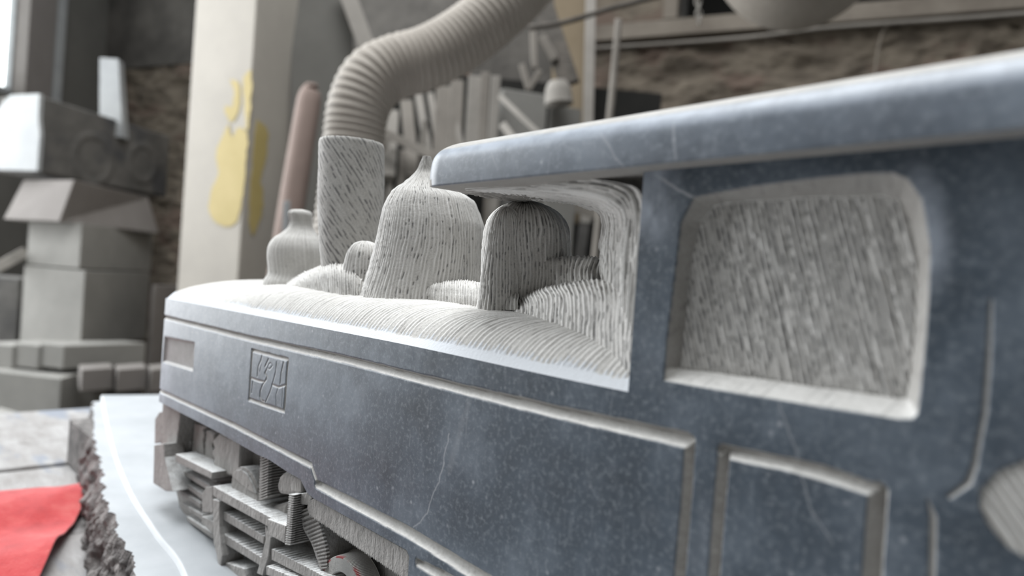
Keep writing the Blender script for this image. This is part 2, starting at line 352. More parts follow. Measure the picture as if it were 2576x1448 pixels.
ve = np.maximum(ve, vein(X, Z, [(1650, 440), (1700, 470), (1745, 498), (1765, 520)], .0006)*.6)
G = np.stack([X, H+.00010*(fb(X*150, Z*150, 1)-.5), Z], -1)
grid('cab_side', G, dict(dust=dust, vein=ve, ridge=ridge, fleck=fleck, smear_sheen=smear_sheen, brown=np.where(inner, .05, np.where(ind, 0, .45*(1-upf)))), STONE, loco,  # brown on the other recess and groove walls is painted shade
     [('cab_window', 'blind window recess with rough slanting chisel marks', ino & (wh > 0)), ('striped_boss', 'round boss with slanting cut stripes', ind)])
# --- solid cores behind the faces
def boxv(x0, x1, y0, y1, z0, z1):
    v = [(x, y, z) for z in (z0, z1) for x, y in ((x0, y0), (x1, y0), (x1, y1), (x0, y1))]
    return v, [(0, 1, 2, 3), (4, 5, 6, 7), (0, 1, 5, 4), (1, 2, 6, 5), (2, 3, 7, 6), (3, 0, 4, 7)]
WB = .115
v, fc = boxv(LX+.009, PX_, .006, WB, -.118, -.036); mk('tank_core', v, fc, GEAR, loco)
v, fc = boxv(PX_+.0015, .089, .0085, WB, -.165, .044); mk('cab_core', v, fc, GEAR, loco)
v, fc = boxv(-.27, PX_+.02, .006, WB, -.165, -.115); mk('cab_footing', v, fc, GEAR, loco)
# cab post edge (turns the corner of the post)
n, m = 220, 24
zc = np.linspace(-.0345, .043, n); tt = np.linspace(0, 1, m); Zg, Tg = np.meshgrid(zc, tt, indexing='ij')
Gp = np.stack([PX_-.0012*np.sin(Tg*math.pi/2)+.0012-.0012*(1)+.0006*(fb(Zg*400, Tg*2, 3)-.5)*(Tg > .1), .012*Tg, Zg], -1)
grid('cab_post_edge', Gp, dict(dust=sstep(.05, .25, Tg), ridge=.6*fb(Zg*900, Tg*3, 5)), STONE, loco)
# --- tank top (deck): white chamfer then a chiselled cove rising to the boiler line
nX, nY = 1100, 210
s = np.linspace(0, 1, nX); Xc = LX+(PX_+.003-LX)*(s*1.3-.3*s*s)
tv = np.linspace(0, 1, nY)**1.5*.115; X, Y = np.meshgrid(Xc, tv, indexing='ij')
lft = sstep(-.45, -.64, X); A = .0210+.0006*lft; sc = .0072+.031*lft
cw = .0036*(1+.5*lft)
cham = np.clip(Y/cw, 0, 1)
zd = ZT(X)+.0042*(1+.3*lft)*cham+(A-.0042)*(1-np.exp(-np.clip(Y-cw, 0, None)/sc))
du = X-.9*Y-7*Y*Y; dv = Y
mh, mr, mf = marks(du, dv+.3*X, .0030, 41, .68)
edge = cw*(1+.30*(vn(du/.0030*1.0, 0*du, 77)-.3)+.25*(mr > .3)+.5*(fb(X*40, Y*0, 5)-.5))
wht = sstep(edge*1.06, edge*.94, Y)
depth_t = sstep(-.62, -.45, X)
zd = zd+np.where(Y > cw, mh*(.25+.35*(1-lft)), 0)
# rounded far corner in plan
le = np.clip((LX+.014-X)/.014, 0, 1); Ys = Y+.010*(1-np.sqrt(np.clip(1-le**2, 0, 1)))*(Y < .05); zd = zd-.0025*le**2
G = np.stack([X, Ys+.00, zd], -1)
grid('tank_top', G, dict(dust=1., white=wht, ridge=np.clip(.15*(1-wht)+mr*(1-wht)*.55, 0, 1), fleck=mf*(1-wht)*.35*depth_t), STONE, loco, flip=True)
# deck height for standing objects
def deckz(x, y):
    l = float(sstep(-.45, -.64, np.array(x))); a = .0210+.0006*l; c = .0072+.031*l; w = .0036*(1+.5*l)
    return float(ZT(np.array(x)))+.0042*(1+.3*l)+(a-.0042)*(1-math.exp(-max(0, y-w)/c))
# --- revolved carved shapes; profile given as (pixel row, half width in pixels) around a pixel axis
def revolve(name, axis, ybase, Yp, prof, sp, ang=0., thr=.6, amp=1., seed=1, n=150, m=260, flat=1., label=None, ridge_k=.75, fl_k=.8, off=None):
    c = onY(axis, ybase, Yp); t = (c-CP)@FW; k = t/f
    pr = np.array(prof, float); zz = c[2]+(ybase-pr[:, 0])*k; r = pr[:, 1]*k
    L = np.r_[0, np.cumsum(np.hypot(np.diff(zz), np.diff(r)))]
    s = np.linspace(0, L[-1], n)
    # smooth interpolation along the profile
    q = cat(np.stack([np.stack([zz, r, L], -1)]*2, 1), 400, 2)[:, 0]
    zi = np.interp(s, q[:, 2], q[:, 0]); ri = np.clip(np.interp(s, q[:, 2], q[:, 1]), 1e-4, None)
    a = np.linspace(0, 2*math.pi, m, endpoint=False); Sg, Ag = np.meshgrid(s, a, indexing='ij')
    zi = zi[:, None]+0*Ag; ri = ri[:, None]+0*Ag
    xo = 0 if off is None else np.interp(zi, zz, np.array(off)*k)
    R = max(r); ri = ri*(1+.03*(fb(Ag*2+3, Sg*30, seed)-.5))
    x = c[0]+xo*RC[0]+ri*np.cos(Ag); y = c[1]+xo*RC[1]+flat*ri*np.sin(Ag)
    G = np.stack([x, y, zi], -1); nr = normals(G, True)
    u = Ag*R*math.cos(ang)+Sg*math.sin(ang); v = -Ag*R*math.sin(ang)+Sg*math.cos(ang)
    mh, mr, mf = marks(u, v, sp, seed, thr)
    out = np.stack([np.cos(Ag), np.sin(Ag), .6+0*Ag], -1); sg = np.sign((nr*out).sum(-1, keepdims=True)); nr = nr*sg
    G = G+nr*(mh*amp)[..., None]
    o = grid(name, G, dict(dust=1., ridge=np.clip(.18+ridge_k*mr, 0, 1), fleck=mf*fl_k), STONE, loco, wrap=True)
    if label: o['label'] = label
    return o
revolve('steam_dome', 1076, 735, .060, [(790, 156), (735, 147), (690, 141), (640, 136), (600, 133), (560, 128), (525, 117), (500, 104), (485, 86), (472, 66), (460, 50), (448, 36), (434, 23), (412, 14), (395, 8)], .00240, .04, .68, 1.0, 11, 260, 420,
        off=[-18, -14, -8, -3, 0, 0, -4, -5, -14, -17, -20, -22, -24, -25, -26], label='tall onion-shaped dome with fine vertical chisel ridges')
revolve('chimney', 878, 668, .052, [(720, 62), (690, 64), (668, 68), (600, 76), (500, 81), (420, 81), (372, 81), (362, 79), (359, 74), (358, 2)], .0030, .62, .50, .25, 17, 240, 380,
        off=[2, 1, 0, -2, -7, -10, -13, -14, -14, -14], label='straight round chimney with slanting dark chisel nicks', ridge_k=.12, fl_k=.8)
revolve('bell_stand', 752, 700, .060, [(740, 84), (712, 80), (690, 70), (650, 72), (625, 70), (605, 60), (590, 44), (575, 31), (560, 26), (548, 27), (538, 28), (531, 21), (528, 2)], .004, 0, .75, .5, 23, 160, 200,
        label='small bottle-shaped stub at the far end', ridge_k=.3, fl_k=.3, off=[-4]*3+[-7, -8, -8, -5, -4, -4, -6, -8, -8, -8])
revolve('side_valve', 915, 690, .036, [(730, 52), (690, 50), (660, 47), (635, 42), (618, 30), (610, 14), (609, 1)], .0026, 0, .62, 1., 27, 110, 180, label='low rounded valve cover between the chimney and the big dome')
revolve('sand_dome', 1322, 700, .055, [(790, 118), (700, 116), (640, 116), (600, 114), (570, 108), (545, 93), (527, 70), (515, 42), (509, 18), (508, 1)], .00215, .05, .60, 1.1, 31, 230, 360, flat=.9, off=[0, 0, -2, -4, -5, -6, -8, -10, -12, -12], label='shorter dome with a rounded top')
revolve('dome_column', 1264, 700, .036, [(790, 60), (745, 54), (700, 52), (640, 47), (590, 42), (555, 36), (535, 26), (524, 12), (521, 1)], .0019, .05, .60, 1.1, 37, 200, 200, label='upright rib in front of the shorter dome')
# --- free patches: control nets of (pixel x, pixel y, depth Y)
def patch(name, ctrl, n, m, sp, seed, swap=False, ang=0., amp=1., thr=.6, label=None, rk=.75, fk=.7, flip=False, inflate=None):
    C = np.array([[onY(a[0], a[1], a[2]) for a in row] for row in ctrl]); G = cat(C, n, m)
    du = np.linalg.norm(np.diff(G, axis=0), axis=-1).mean(1); dv = np.linalg.norm(np.diff(G, axis=1), axis=-1).mean(0)
    U = np.r_[0, np.cumsum(du)][:, None]+0*G[..., 0]; V = np.r_[0, np.cumsum(dv)][None, :]+0*G[..., 0]
    if swap: U, V = V, U
    u = U*math.cos(ang)+V*math.sin(ang); v = -U*math.sin(ang)+V*math.cos(ang)
    mh, mr, mf = marks(u, v, sp, seed, thr); nr = normals(G); tocam = CP-G; sg = np.sign((nr*tocam).sum(-1, keepdims=True)); sg[sg == 0] = 1
    sg = np.sign(np.median(sg)) if True else sg
    G = G+nr*sg*(mh*amp+.0008*(fb(U*120, V*120, seed)-.5))[..., None]
    o = grid(name, G, dict(dust=1., ridge=np.clip(.15+rk*mr, 0, 1), fleck=mf*fk), STONE, loco)
    if label: o['label'] = label
    return o
patch('cab_front_cove', [
    [(1606, 900, .004), (1570, 870, .010), (1540, 800, .022), (1520, 745, .032)],
    [(1612, 820, .004), (1575, 790, .008), (1545, 750, .020), (1516, 700, .034)],
    [(1618, 740, .004), (1576, 715, .008), (1545, 680, .022), (1512, 655, .040)],
    [(1622, 660, .004), (1578, 640, .010), (1545, 620, .026), (1512, 610, .046)],
    [(1626, 585, .004), (1580, 580, .012), (1548, 570, .030), (1514, 560, .050)],
    [(1624, 525, .004), (1575, 535, .012), (1540, 532, .030), (1505, 532, .050)],
    [(1600, 470, .004), (1550, 508, .010), (1515, 511, .030), (1480, 520, .050)],
    [(1530, 455, .004), (1500, 486, .010), (1470, 498, .030), (1440, 509, .050)],
    [(1440, 450, .004), (1420, 474, .010), (1400, 490, .028), (1380, 503, .046)],
    [(1320, 455, .004), (1300, 472, .008), (1285, 484, .022), (1268, 493, .038)],
    [(1170, 469, .0), (1165, 472, .004), (1160, 476, .010), (1155, 479, .018)]], 420, 160, .0031, 51, ang=.12, swap=True, amp=1.3, thr=.40, rk=.75, fk=1.0, label='coarsely chiselled hollow between roof, post and deck')
patch('boiler_ledge', [
    [(1290, 652, .062), (1350, 648, .060), (1420, 645, .058), (1480, 644, .056), (1512, 648, .055), (1520, 655, .055)],
    [(1290, 660, .050), (1350, 655, .048), (1420, 651, .046), (1480, 651, .046), (1510, 655, .047), (1518, 662, .048)],
    [(1290, 690, .046), (1350, 682, .044), (1420, 680, .043), (1470, 680, .043), (1500, 690, .044), (1516, 700, .045)],
    [(1290, 740, .046), (1350, 728, .042), (1420, 720, .040), (1470, 716, .038), (1500, 716, .038), (1520, 722, .038)]], 130, 260, .0026, 57, swap=True, thr=.6, amp=.7, label='squared ledge along the boiler')
patch('cab_step', [
    [(1290, 768, .052), (1318, 744, .048), (1360, 724, .042), (1420, 712, .040), (1480, 704, .040), (1540, 700, .036), (1600, 700, .030)],
    [(1275, 775, .040), (1315, 752, .036), (1360, 733, .031), (1420, 722, .027), (1480, 716, .025), (1540, 716, .022), (1600, 720, .018)],
    [(1270, 790, .032), (1320, 772, .029), (1370, 758, .024), (1430, 752, .020), (1490, 750, .016), (1545, 760, .012), (1598, 775, .008)],
    [(1270, 815, .030), (1320, 812, .026), (1370, 812, .021), (1430, 818, .016), (1490, 830, .012), (1545, 850, .008), (1594, 875, .004)],
    [(1270, 850, .030), (1320, 860, .026), (1370, 870, .020), (1430, 880, .015), (1490, 895, .011), (1545, 915, .007), (1592, 940, .003)]], 170, 320, .0030, 61, swap=True, thr=.55, amp=.5, fk=.75, label='raised step with coarse upright grooves beside the post')
patch('footboard', [
    [(1045, 728, .058), (1075, 710, .058), (1130, 706, .056), (1180, 706, .054), (1230, 718, .052), (1300, 735, .05)],
    [(1042, 736, .046), (1070, 716, .043), (1130, 713, .041), (1180, 714, .039), (1240, 728, .036), (1305, 740, .036)],
    [(1036, 748, .042), (1062, 736, .039), (1130, 738, .037), (1180, 742, .034), (1240, 752, .031), (1305, 752, .031)],
    [(1030, 758, .044), (1060, 758, .039), (1130, 763, .036), (1180, 768, .033), (1240, 778, .03), (1305, 780, .03)]], 110, 260, .0025, 67, swap=True, thr=.6, label='low rounded ledge in front of the two domes')
patch('sand_box', [
    [(720, 712, .045), (760, 688, .044), (810, 668, .042), (860, 664, .040), (900, 684, .040), (925, 715, .040)],
    [(722, 716, .036), (765, 694, .032), (812, 674, .030), (860, 670, .028), (898, 690, .028), (922, 718, .030)],
    [(725, 722, .032), (770, 706, .027), (815, 694, .024), (860, 692, .022), (896, 704, .024), (918, 724, .027)],
    [(728, 734, .031), (775, 738, .026), (820, 745, .022), (860, 750, .020), (895, 752, .022), (915, 755, .026)]], 90, 200, .0030, 71, swap=True, thr=.6, amp=1.1, label='low leaf-shaped mound near the chimney')
# --- roof
prof = np.array([(.112, .0535), (.06, .0500), (.046, .0418), (.02, .0412), (.0, .0412), (-.0094, .0410), (-.0103, .0411), (-.0106, .0416), (-.0108, .047), (-.0100, .0532), (-.0077, .0572), (-.003, .0606), (.004, .0634), (.015, .0662), (.03, .0688), (.055, .0708), (.08, .0690), (.105, .0620), (.113, .0575)])
def dens(pr, n):
    L = np.r_[0, np.cumsum(np.hypot(*np.diff(pr, axis=0).T))]
    q = cat(np.stack([np.c_[pr, L]]*2, 1), 600, 2)[:, 0]; s = np.linspace(0, L[-1], n)
    return np.stack([np.interp(s, q[:, 2], q[:, 0]), np.interp(s, q[:, 2], q[:, 1])], -1)
pr = dens(prof, 360); x0 = -.268
Xc = np.r_[x0+.0001+.02*np.linspace(0, 1, 60)**1.6, np.linspace(x0+.0203, -.02, 420), np.linspace(-.02, .09, 40)[1:]]
Xg = Xc[:, None]+0*pr[:, 0][None]; Yg = pr[:, 0][None]+0*Xg; Zg = pr[:, 1][None]+0*Xg
Rr = .017; q = np.clip((x0+Rr-Xg)/Rr, 0, 1); inset = Rr*(1-np.sqrt(np.clip(1-q**2, 0, 1)))
mid = .055; Yg = mid+(Yg-mid)*np.clip((mid+.0106-inset)/(mid+.0106), .02, 1)
zmid = .050; cham = 1-.30*q**3; Zg = zmid+(Zg-zmid)*cham
Zg = Zg+.0017*(Xg-x0)/.22*np.clip((Xg-x0)/.22, 0, 1)**0*(1)
k = np.arange(360)[None]; top = sstep(.0575, .0595, Zg-.0017*(Xg-x0)/.22)*(Yg < .2)*(Zg > .052)
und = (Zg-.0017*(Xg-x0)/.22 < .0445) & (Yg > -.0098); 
nse = fb(Xg*60, Yg*200, 12)
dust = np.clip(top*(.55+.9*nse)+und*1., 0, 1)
mh, mr, mf = marks(Xg+.3*Yg, Yg, .0035, 83, .6)
Zg = Zg+np.where(und & (Yg > .012), mh*.8, 0)
rv = lambda pts, w: sum(np.clip(1.3-segd(Xg, Zg, *[tuple(onY(a, b, -.0103)[[0, 2]]) for a, b in pts[i:i+2]])[0]/w, 0, 1) for i in range(len(pts)-1))*(Yg < .0)
wob = .0
ve = np.clip(rv([(1508, 335), (1535, 368), (1552, 400), (1572, 420)], .0004)*.5+rv([(1692, 305), (1697, 352), (1702, 402)], .0005)*.55+rv([(1235, 385), (1255, 425)], .00025)*.4, 0, 1)
roof_sheen = sstep(.0525, .0555, Zg)*(1-top)*(Yg < .01)  # sky highlight along the roof rounding, painted in as paler colour
G = np.stack([Xg, Yg, Zg], -1)
grid('cab_roof', G, dict(dust=dust, vein=ve, brown=np.where(und, .55, .35*top*nse), ridge=np.where(und, .05, .15), fleck=np.where(und & (Yg > .012), mf*.6, 0), smear_sheen=np.clip(roof_sheen*.5*(.6+nse)+.27*(1-top), 0, 1)), STONE, loco)
# closing cap of the roof front
c0 = G[0]; ctr = c0.mean(0); mk('roof_end', np.vstack([c0, ctr-[.0003, 0, 0]]), [(i, (i+1) % 360, 360) for i in range(360)], GEAR, loco)

# --- running gear below the tank : prisms drawn on planes behind the tank face
def c6(a, b): return (380+a/2.907, 950+b/2.907)
def serr(p, q, n, amp, seed=0):
    """serrated edge from p to q in pixels"""
    r = random.Random(seed); out = []
    for i in range(n):
        t = i/n; out.append((p[0]+(q[0]-p[0])*t, p[1]+(q[1]-p[1])*t)); t = (i+.75)/n
        out.append((p[0]+(q[0]-p[0])*t+r.uniform(-.5, .5), p[1]+(q[1]-p[1])*t-amp*r.uniform(.6, 1.3)))
    return out
def prism(name, pts, y0, y1, bevel=.0006, mat=GEAR, crop=True, label=None, parent=None):
    pp = [onY(*(c6(*p) if crop else p), y0) for p in pts]; n = len(pp)
    V = [tuple(a) for a in pp]+[(a[0], y1, a[2]) for a in pp]
    Fs = [tuple(range(n)), tuple(range(2*n-1, n-1, -1))]+[(i, (i+1) % n, n+(i+1) % n, n+i) for i in range(n)]
    o = mk(name, V, Fs, mat, parent or loco, bevel=bevel)
    if label: o['label'] = label
    return o
# inner frame behind everything
v, fc = boxv(LX+.02, .08, .034, .085, -.212, -.118); mk('inner_frame', v, fc, GEAR, loco)
prism('buffer_beam', [(85, 185), (215, 250), (175, 560), (160, 640), (165, 830), (140, 800), (70, 700), (70, 480)], .006, .06)
prism('coupling_block', [(22, 490), (92, 480), (98, 580), (125, 700), (160, 830), (105, 828), (15, 770)], -.004, .012)
prism('hose_bracket', [(28, 300), (60, 250), (88, 245), (72, 470), (25, 480)], .012, .05)
for i, (a, b, c, d) in enumerate([(225, 290, 300, 525), (315, 392, 345, 590), (405, 462, 385, 610)]):
    L = [(a, 280+i*50), (b, 310+i*50)]; k = random.Random(i)
    right = [(b-10+k.uniform(-9, 9), 330+i*50+j*26) for j in range(int((d-300-i*50)/26))]
    prism('vertical_rod', L+right+[(b-22, d), (a-18, d-20)], .016, .03, .001)
prism('step_beam', [(178, 555), (450, 690), (440, 740), (175, 612)], .0, .034, label='thick top bar of the step grille')
prism('step_panel', [(165, 600), (470, 760), (470, 1215), (330, 1125), (245, 1020), (205, 950), (172, 800)], .014, .04, .002)
for i, (a, b) in enumerate([((182, 650), (430, 800)), ((190, 730), (372, 860)), ((200, 822), (362, 925)), ((212, 915), (372, 1010)), ((255, 1015), (455, 1150))]):
    prism('step_slat', [(a[0], a[1]-6), (b[0], b[1]-10), (b[0], b[1]+34), (a[0]+8, a[1]+34)], .008, .018, .001)
prism('ledge_block', [(370, 850), (400, 800), (448, 790), (452, 985), (372, 985)], .002, .03)
prism('ledge_block', [(368, 1010), (455, 1050), (455, 1140), (370, 1060)], .004, .03)
pts = [(510, 395), (640, 455)]; r = random.Random(3)
prism('cylinder_block', [(500, 405), (650, 480), (640, 720)]+[(455+r.uniform(-8, 8), 700-j*27) for j in range(10)], .010, .04, .002, label='rough uneven cylinder block')
prism('splasher', [(620, 470), (790, 560), (790, 920), (640, 860)], .020, .04, .001)
# half-round wheel guard
arc = [(680+95*math.cos(t)*1.0, 815-155*math.sin(t)+.35*95*math.cos(t)) for t in np.linspace(math.pi, 0, 14)]
prism('wheel_guard', [(x, y-8) for x, y in arc]+[(790, 940), (585, 860)], .008, .034, .001)
prism('wheel_boss', [(585, 715), (620, 675), (655, 668), (700, 705), (735, 770), (760, 850), (700, 820)], .0065, .03, .0008)
prism('frame_bar', serr((450, 790), (850, 1010), 14, 4, 2)+serr((850, 1010), (985, 1075), 5, 4, 4)+[(975, 1155), (850, 1085), (480, 880), (452, 860)], -.001, .034, .0005, label='long serrated bar under the tank')
prism('frame_post', [(450, 885), (498, 900), (500, 1090), (520, 1300), (500, 1448), (480, 1300), (455, 1200)], -.001, .02)
prism('lower_bar', serr((505, 965), (835, 1165), 13, 8, 5)+[(820, 1215), (500, 1020)], .002, .03, .0005)
prism('lower_bar', serr((518, 1135), (815, 1320), 12, 7, 6)+[(800, 1375), (512, 1195)], .002, .03, .0005)
prism('lower_bar', serr((520, 1345), (690, 1400), 8, 6, 7)+[(700, 1500), (530, 1500)], .002, .03, .0005)
prism('cross_strut', serr((830, 1060), (880, 1180), 3, 3, 8)+[(860, 1300), (815, 1448), (770, 1430), (800, 1330), (835, 1180)], .0, .02)
prism('bar_end', [(850, 1030), (985, 1080), (975, 1210), (900, 1170), (850, 1150)], -.003, .03)
prism('lower_bar', serr((880, 1250), (1300, 1470), 18, 6, 9)+[(1290, 1540), (880, 1330)], .0, .03, .0005)
prism('lower_bar', serr((840, 1375), (1060, 1470), 10, 6, 10)+[(1050, 1520), (840, 1440)], -.003, .03, .0005)
# hatched posts : stacked wedges
def hatched(name, x0, y0, x1, y1, w, n, ya, yb, skew):
    pts = []
    for i in range(n):
        t = i/n; x = x0+(x1-x0)*t; y = y0+(y1-y0)*t; pts.append((x+w, y+skew)); t2 = (i+.7)/n; pts.append((x0+(x1-x0)*t2+w-9, y0+(y1-y0)*t2+skew))
    left = []
    for i in range(n):
        t = i/n; x = x0+(x1-x0)*t; y = y0+(y1-y0)*t; left.append((x, y)); t2 = (i+.7)/n; left.append((x0+(x1-x0)*t2+7, y0+(y1-y0)*t2))
    prism(name, pts+left[::-1], ya, yb, 0)
    for i in range(n):   # raised teeth across the face
        t = i/n; x = x0+(x1-x0)*t; y = y0+(y1-y0)*t; s_ = (y1-y0)/n
        prism('tooth', [(x+2, y+s_*.1), (x+w-4, y+s_*.1+skew), (x+w-8, y+s_*.62+skew), (x+4, y+s_*.62)], ya-.0016, ya+.001, 0)
hatched('hatched_post', 795, 575, 785, 905, 70, 16, .006, .034, -25)
prism('recess_back', [(840, 600), (1000, 680), (1000, 930), (830, 960)], .028, .05, .001)
prism('axle_box', [(1000, 690), (1110, 745), (1100, 850), (1010, 860), (930, 850), (915, 790), (935, 720), (965, 690)], .006, .034, .0025, label='rounded axle box with flat pale top')
prism('axle_shoe', [(1010, 700), (1100, 742), (1098, 840), (1020, 830)], .003, .03, .001)
prism('gusset', [(835, 955), (930, 920), (1000, 900), (990, 1070), (860, 1010)], .010, .034, .003)
hatched('hatched_post', 1005, 850, 975, 1225, 48, 22, -.002, .030, 4)
prism('top_bracket', [(1050, 850), (1140, 838), (1175, 880), (1150, 930), (1090, 925)], .002, .034)
# brake shoe : curved ribbed ribbon
def ribbon(name, cl, w, n, ya, yb, skew=0):
    cl = np.array(cl, float); q = cat(np.stack([cl, cl], 1), n*2+1, 2)[:, 0]
    d = np.gradient(q, axis=0); nn_ = np.stack([-d[:, 1], d[:, 0]], -1); nn_ /= np.linalg.norm(nn_, axis=1, keepdims=True)
    W_ = np.interp(np.arange(len(q)), np.linspace(0, len(q)-1, len(w)), w)[:, None]
    a = q+nn_*W_; b = q-nn_*W_
    prism(name, [tuple(p) for p in a]+[tuple(p) for p in b[::-1]], ya, yb, 0)
    for i in range(0, len(q)-1, 2):
        prism('tooth', [tuple(a[i]), tuple(a[i]+(a[i+1]-a[i])*.9), tuple(b[i]+(b[i+1]-b[i])*.9), tuple(b[i])], ya-.0010, ya+.001, 0)
ribbon('brake_shoe', [(1120, 960), (1170, 1080), (1215, 1190), (1245, 1300), (1262, 1400)], [28, 62, 48, 40, 22], 17, .004, .03)
prism('brake_hanger', [(1225, 1060), (1262, 1060), (1300, 1160), (1322, 1280), (1318, 1360), (1290, 1395), (1282, 1300), (1262, 1180)], .012, .034, .002)
prism('web_plate', [(1100, 930), (1340, 1050), (1900, 1330), (1930, 1560), (1100, 1560)], .020, .04, .001)
prism('side_sill', [(1150, 905), (1190, 880), (1870, 1262), (1900, 1330), (1900, 1395)]+serr((1900, 1500), (1140, 985), 60, -16, 12)[2:-1]+[(1140, 950)], .0015, .034, .0003, label='long sill with a finely notched lower edge')
# wheel with ribbed rim and traces of red chalk
def wheel(cx, cy, rp, Yp):
    c = onY(*c6(cx, cy), Yp); top = onY(*c6(cx, cy-rp), Yp); R = top[2]-c[2]
    n, m = 90, 900; rr = np.linspace(.12, 1.06, n); a = np.linspace(0, 2*math.pi, m, endpoint=False); Rg, Ag = np.meshgrid(rr, a, indexing='ij')
    ph = Ag/(2*math.pi)*150; saw = np.abs(ph-np.floor(ph)-.5)*2
    rim = sstep(.62, .66, Rg)*sstep(1.03, 1.0, Rg); hub = sstep(.3, .26, Rg); spk = (np.abs(((Ag/(2*math.pi)*9) % 1)-.5) < .16)*sstep(.3, .32, Rg)*sstep(.66, .62, Rg)
    Yg = c[1]-(.012*rim+.013*hub+.008*spk)+rim*.0020*saw
    G = np.stack([c[0]+R*Rg*np.cos(Ag), Yg, c[2]+R*Rg*np.sin(Ag)], -1)
    red = sstep(.955, .965, Rg)*sstep(1.005, .995, Rg)*sstep(.45, .6, vn(Ag*7, Rg*3, 3))*(np.sin(Ag) > .3)
    grid('wheel', G, dict(dust=1., ridge=rim*(1-saw)*.8, fleck=rim*sstep(.6, .95, saw)*.7, red=red*.8, brown=(1-rim)*.5), STONE, loco, wrap=True, flip=True)
wheel(1530, 1590, 318, .016)

# ================================================================== slab, table, cloth
SZ = -.212
ctl = [(345, 1448), (318, 1382), (291, 1328), (264, 1247), (250, 1180), (237, 1086), (233, 1015)]
oc = [(.30, -.175), (0., -.155), (-.3, -.10)]+[tuple(onZ(x, y, SZ-.006)[:2]) for x, y in ctl]
def spl(pts, n): return cat(np.stack([np.array(pts, float)]*2, 1), n, 2)[:, 0]
oc = spl(oc, 420); slab = empty('base_slab', (-.4, .1, -.275), 'pale grey stone slab with curved raised top and dark broken edge under the locomotive', 'slab')
back = np.stack([oc[:, 0], np.full(len(oc), .34)], -1)
# top face of the lower slab + rough edge going down
n = len(oc); k = np.arange(n); L = np.r_[0, np.cumsum(np.hypot(*np.diff(oc, axis=0).T))]
tan = np.gradient(oc, axis=0); nrm = np.stack([tan[:, 1], -tan[:, 0]], -1); nrm /= np.linalg.norm(nrm, axis=1, keepdims=True); nrm *= np.sign(-nrm[:, 1:2]+1e-9) if False else 1
if nrm[0, 1] > 0: nrm = -nrm
m = 44; tt = np.linspace(0, 1, m); Lg, Tg = np.meshgrid(L, tt, indexing='ij')
jag = .010*(fb(Lg*55, Lg*0, 3)-.5)+.003*(fb(Lg*300, Lg*0, 4)-.5)
rough = .016*(fb(Lg*45, Tg*3.5, 5)-.5)+.006*(fb(Lg*190, Tg*13, 8)-.5)
offn = jag*(1-Tg)+.010*np.sin(Tg*2.2)+rough*np.clip(Tg*5, 0, 1)-.0
G = np.stack([oc[:, 0:1]+nrm[:, 0:1]*offn, oc[:, 1:2]+nrm[:, 1:2]*offn, SZ-.003-.065*Tg], -1)
grid('broken_edge', G, {}, ROUGH, slab)
tp = np.linspace(0, 1, 12)[None, :, None]; e0 = G[:, 0, :2]; T2 = e0[:, None]*(1-tp)+np.stack([e0[:, 0], np.full(n, .34)], -1)[:, None]*tp
grid('slab_rim', np.concatenate([T2, np.full((n, 12, 1), SZ-.003)], -1), {}, SLABM, slab)
ic = [(.30, -.14), (0., -.118), (-.3, -.07)]+[tuple(onZ(x, y, SZ)[:2]) for x, y in [(470, 1448), (395, 1337), (332, 1238), (294, 1149), (272, 1068), (257, 993)]]
ic = spl(ic, 200); far = onZ(410, 992, SZ)
pl = [tuple(a) for a in ic]+[(far[0], far[1]), (far[0]+.12, .33), (.3, .33)]; n = len(pl)
V = [(a, b, SZ) for a, b in pl]+[(a+.0, b-.0022, SZ-.0032) for a, b in pl]
mk('raised_top', V, [tuple(range(n))]+[(i, (i+1) % n, n+(i+1) % n, n+i) for i in range(n)], SLABM, slab, bevel=.0008)
mk('slab_body', *boxv(-1.05, .28, .02, .34, -.274, SZ-.007), ROUGH, slab)
# track rail ledge under the wheels
mk('track_strip', *boxv(-.62, .2, .015, .10, SZ, SZ+.004), SLABM, slab, bevel=.0006)
TZ = -.275
table = empty('work_table', (-.4, .1, -1.0), 'low workbench of worn dusty planks carrying the slab and the red cloth', 'table')
xs = [-1.43, -1.30, -1.18, -1.05, -.92, -.78, -.65, -.52, -.39, -.26, -.13, 0., .13, .26, .4]
for i in range(len(xs)-1):
    mk('plank', *boxv(xs[i]+.002, xs[i+1]-.002, -.62, .90, TZ-.035+.001*(i % 3-1), TZ+.0015*(i % 3-1)-.0015), PLANK, table, bevel=.003)
for x in (-1.3, .3):
    for y in (-.5, .8): mk('leg', *boxv(x-.04, x+.04, y-.04, y+.04, -1.0, TZ-.037), PLANK, table, bevel=.004)
mk('rail', *boxv(-1.3, .3, -.46, -.42, TZ-.12, TZ-.037), PLANK, table, bevel=.003); mk('rail', *boxv(-1.3, .3, .76, .80, TZ-.12, TZ-.037), PLANK, table, bevel=.003)
# cloth
cpx = [(-60, 1262), (0, 1262), (30, 1240), (70, 1234), (110, 1226), (150, 1226), (190, 1231), (240, 1232)]
top = spl([tuple(onZ(x, y, TZ+.004)[:2]) for x, y in cpx], 160)
n, m = 160, 120; tt = np.linspace(0, 1, m)
endp = np.stack([np.linspace(-.70, -.60, 160), np.linspace(-.30, -.10, 160)], -1)
Gx = top[:, None]*(1-tt)[None, :, None]+endp[:, None]*tt[None, :, None]
ed = np.minimum(1, tt[None]/.05)
z = TZ+.002+ed*(.003+.016*fb(Gx[..., 0]*11+Gx[..., 1]*6, Gx[..., 1]*9, 4)+.006*np.sin(Gx[..., 0]*38+6*fb(Gx[..., 1]*6, Gx[..., 0]*5, 2)))
c = grid('red_cloth', np.concatenate([Gx, z[..., None]], -1), {}, FELT, None); tag(c, 'bright red felt cloth lying rumpled on the planks left of the slab', 'cloth')
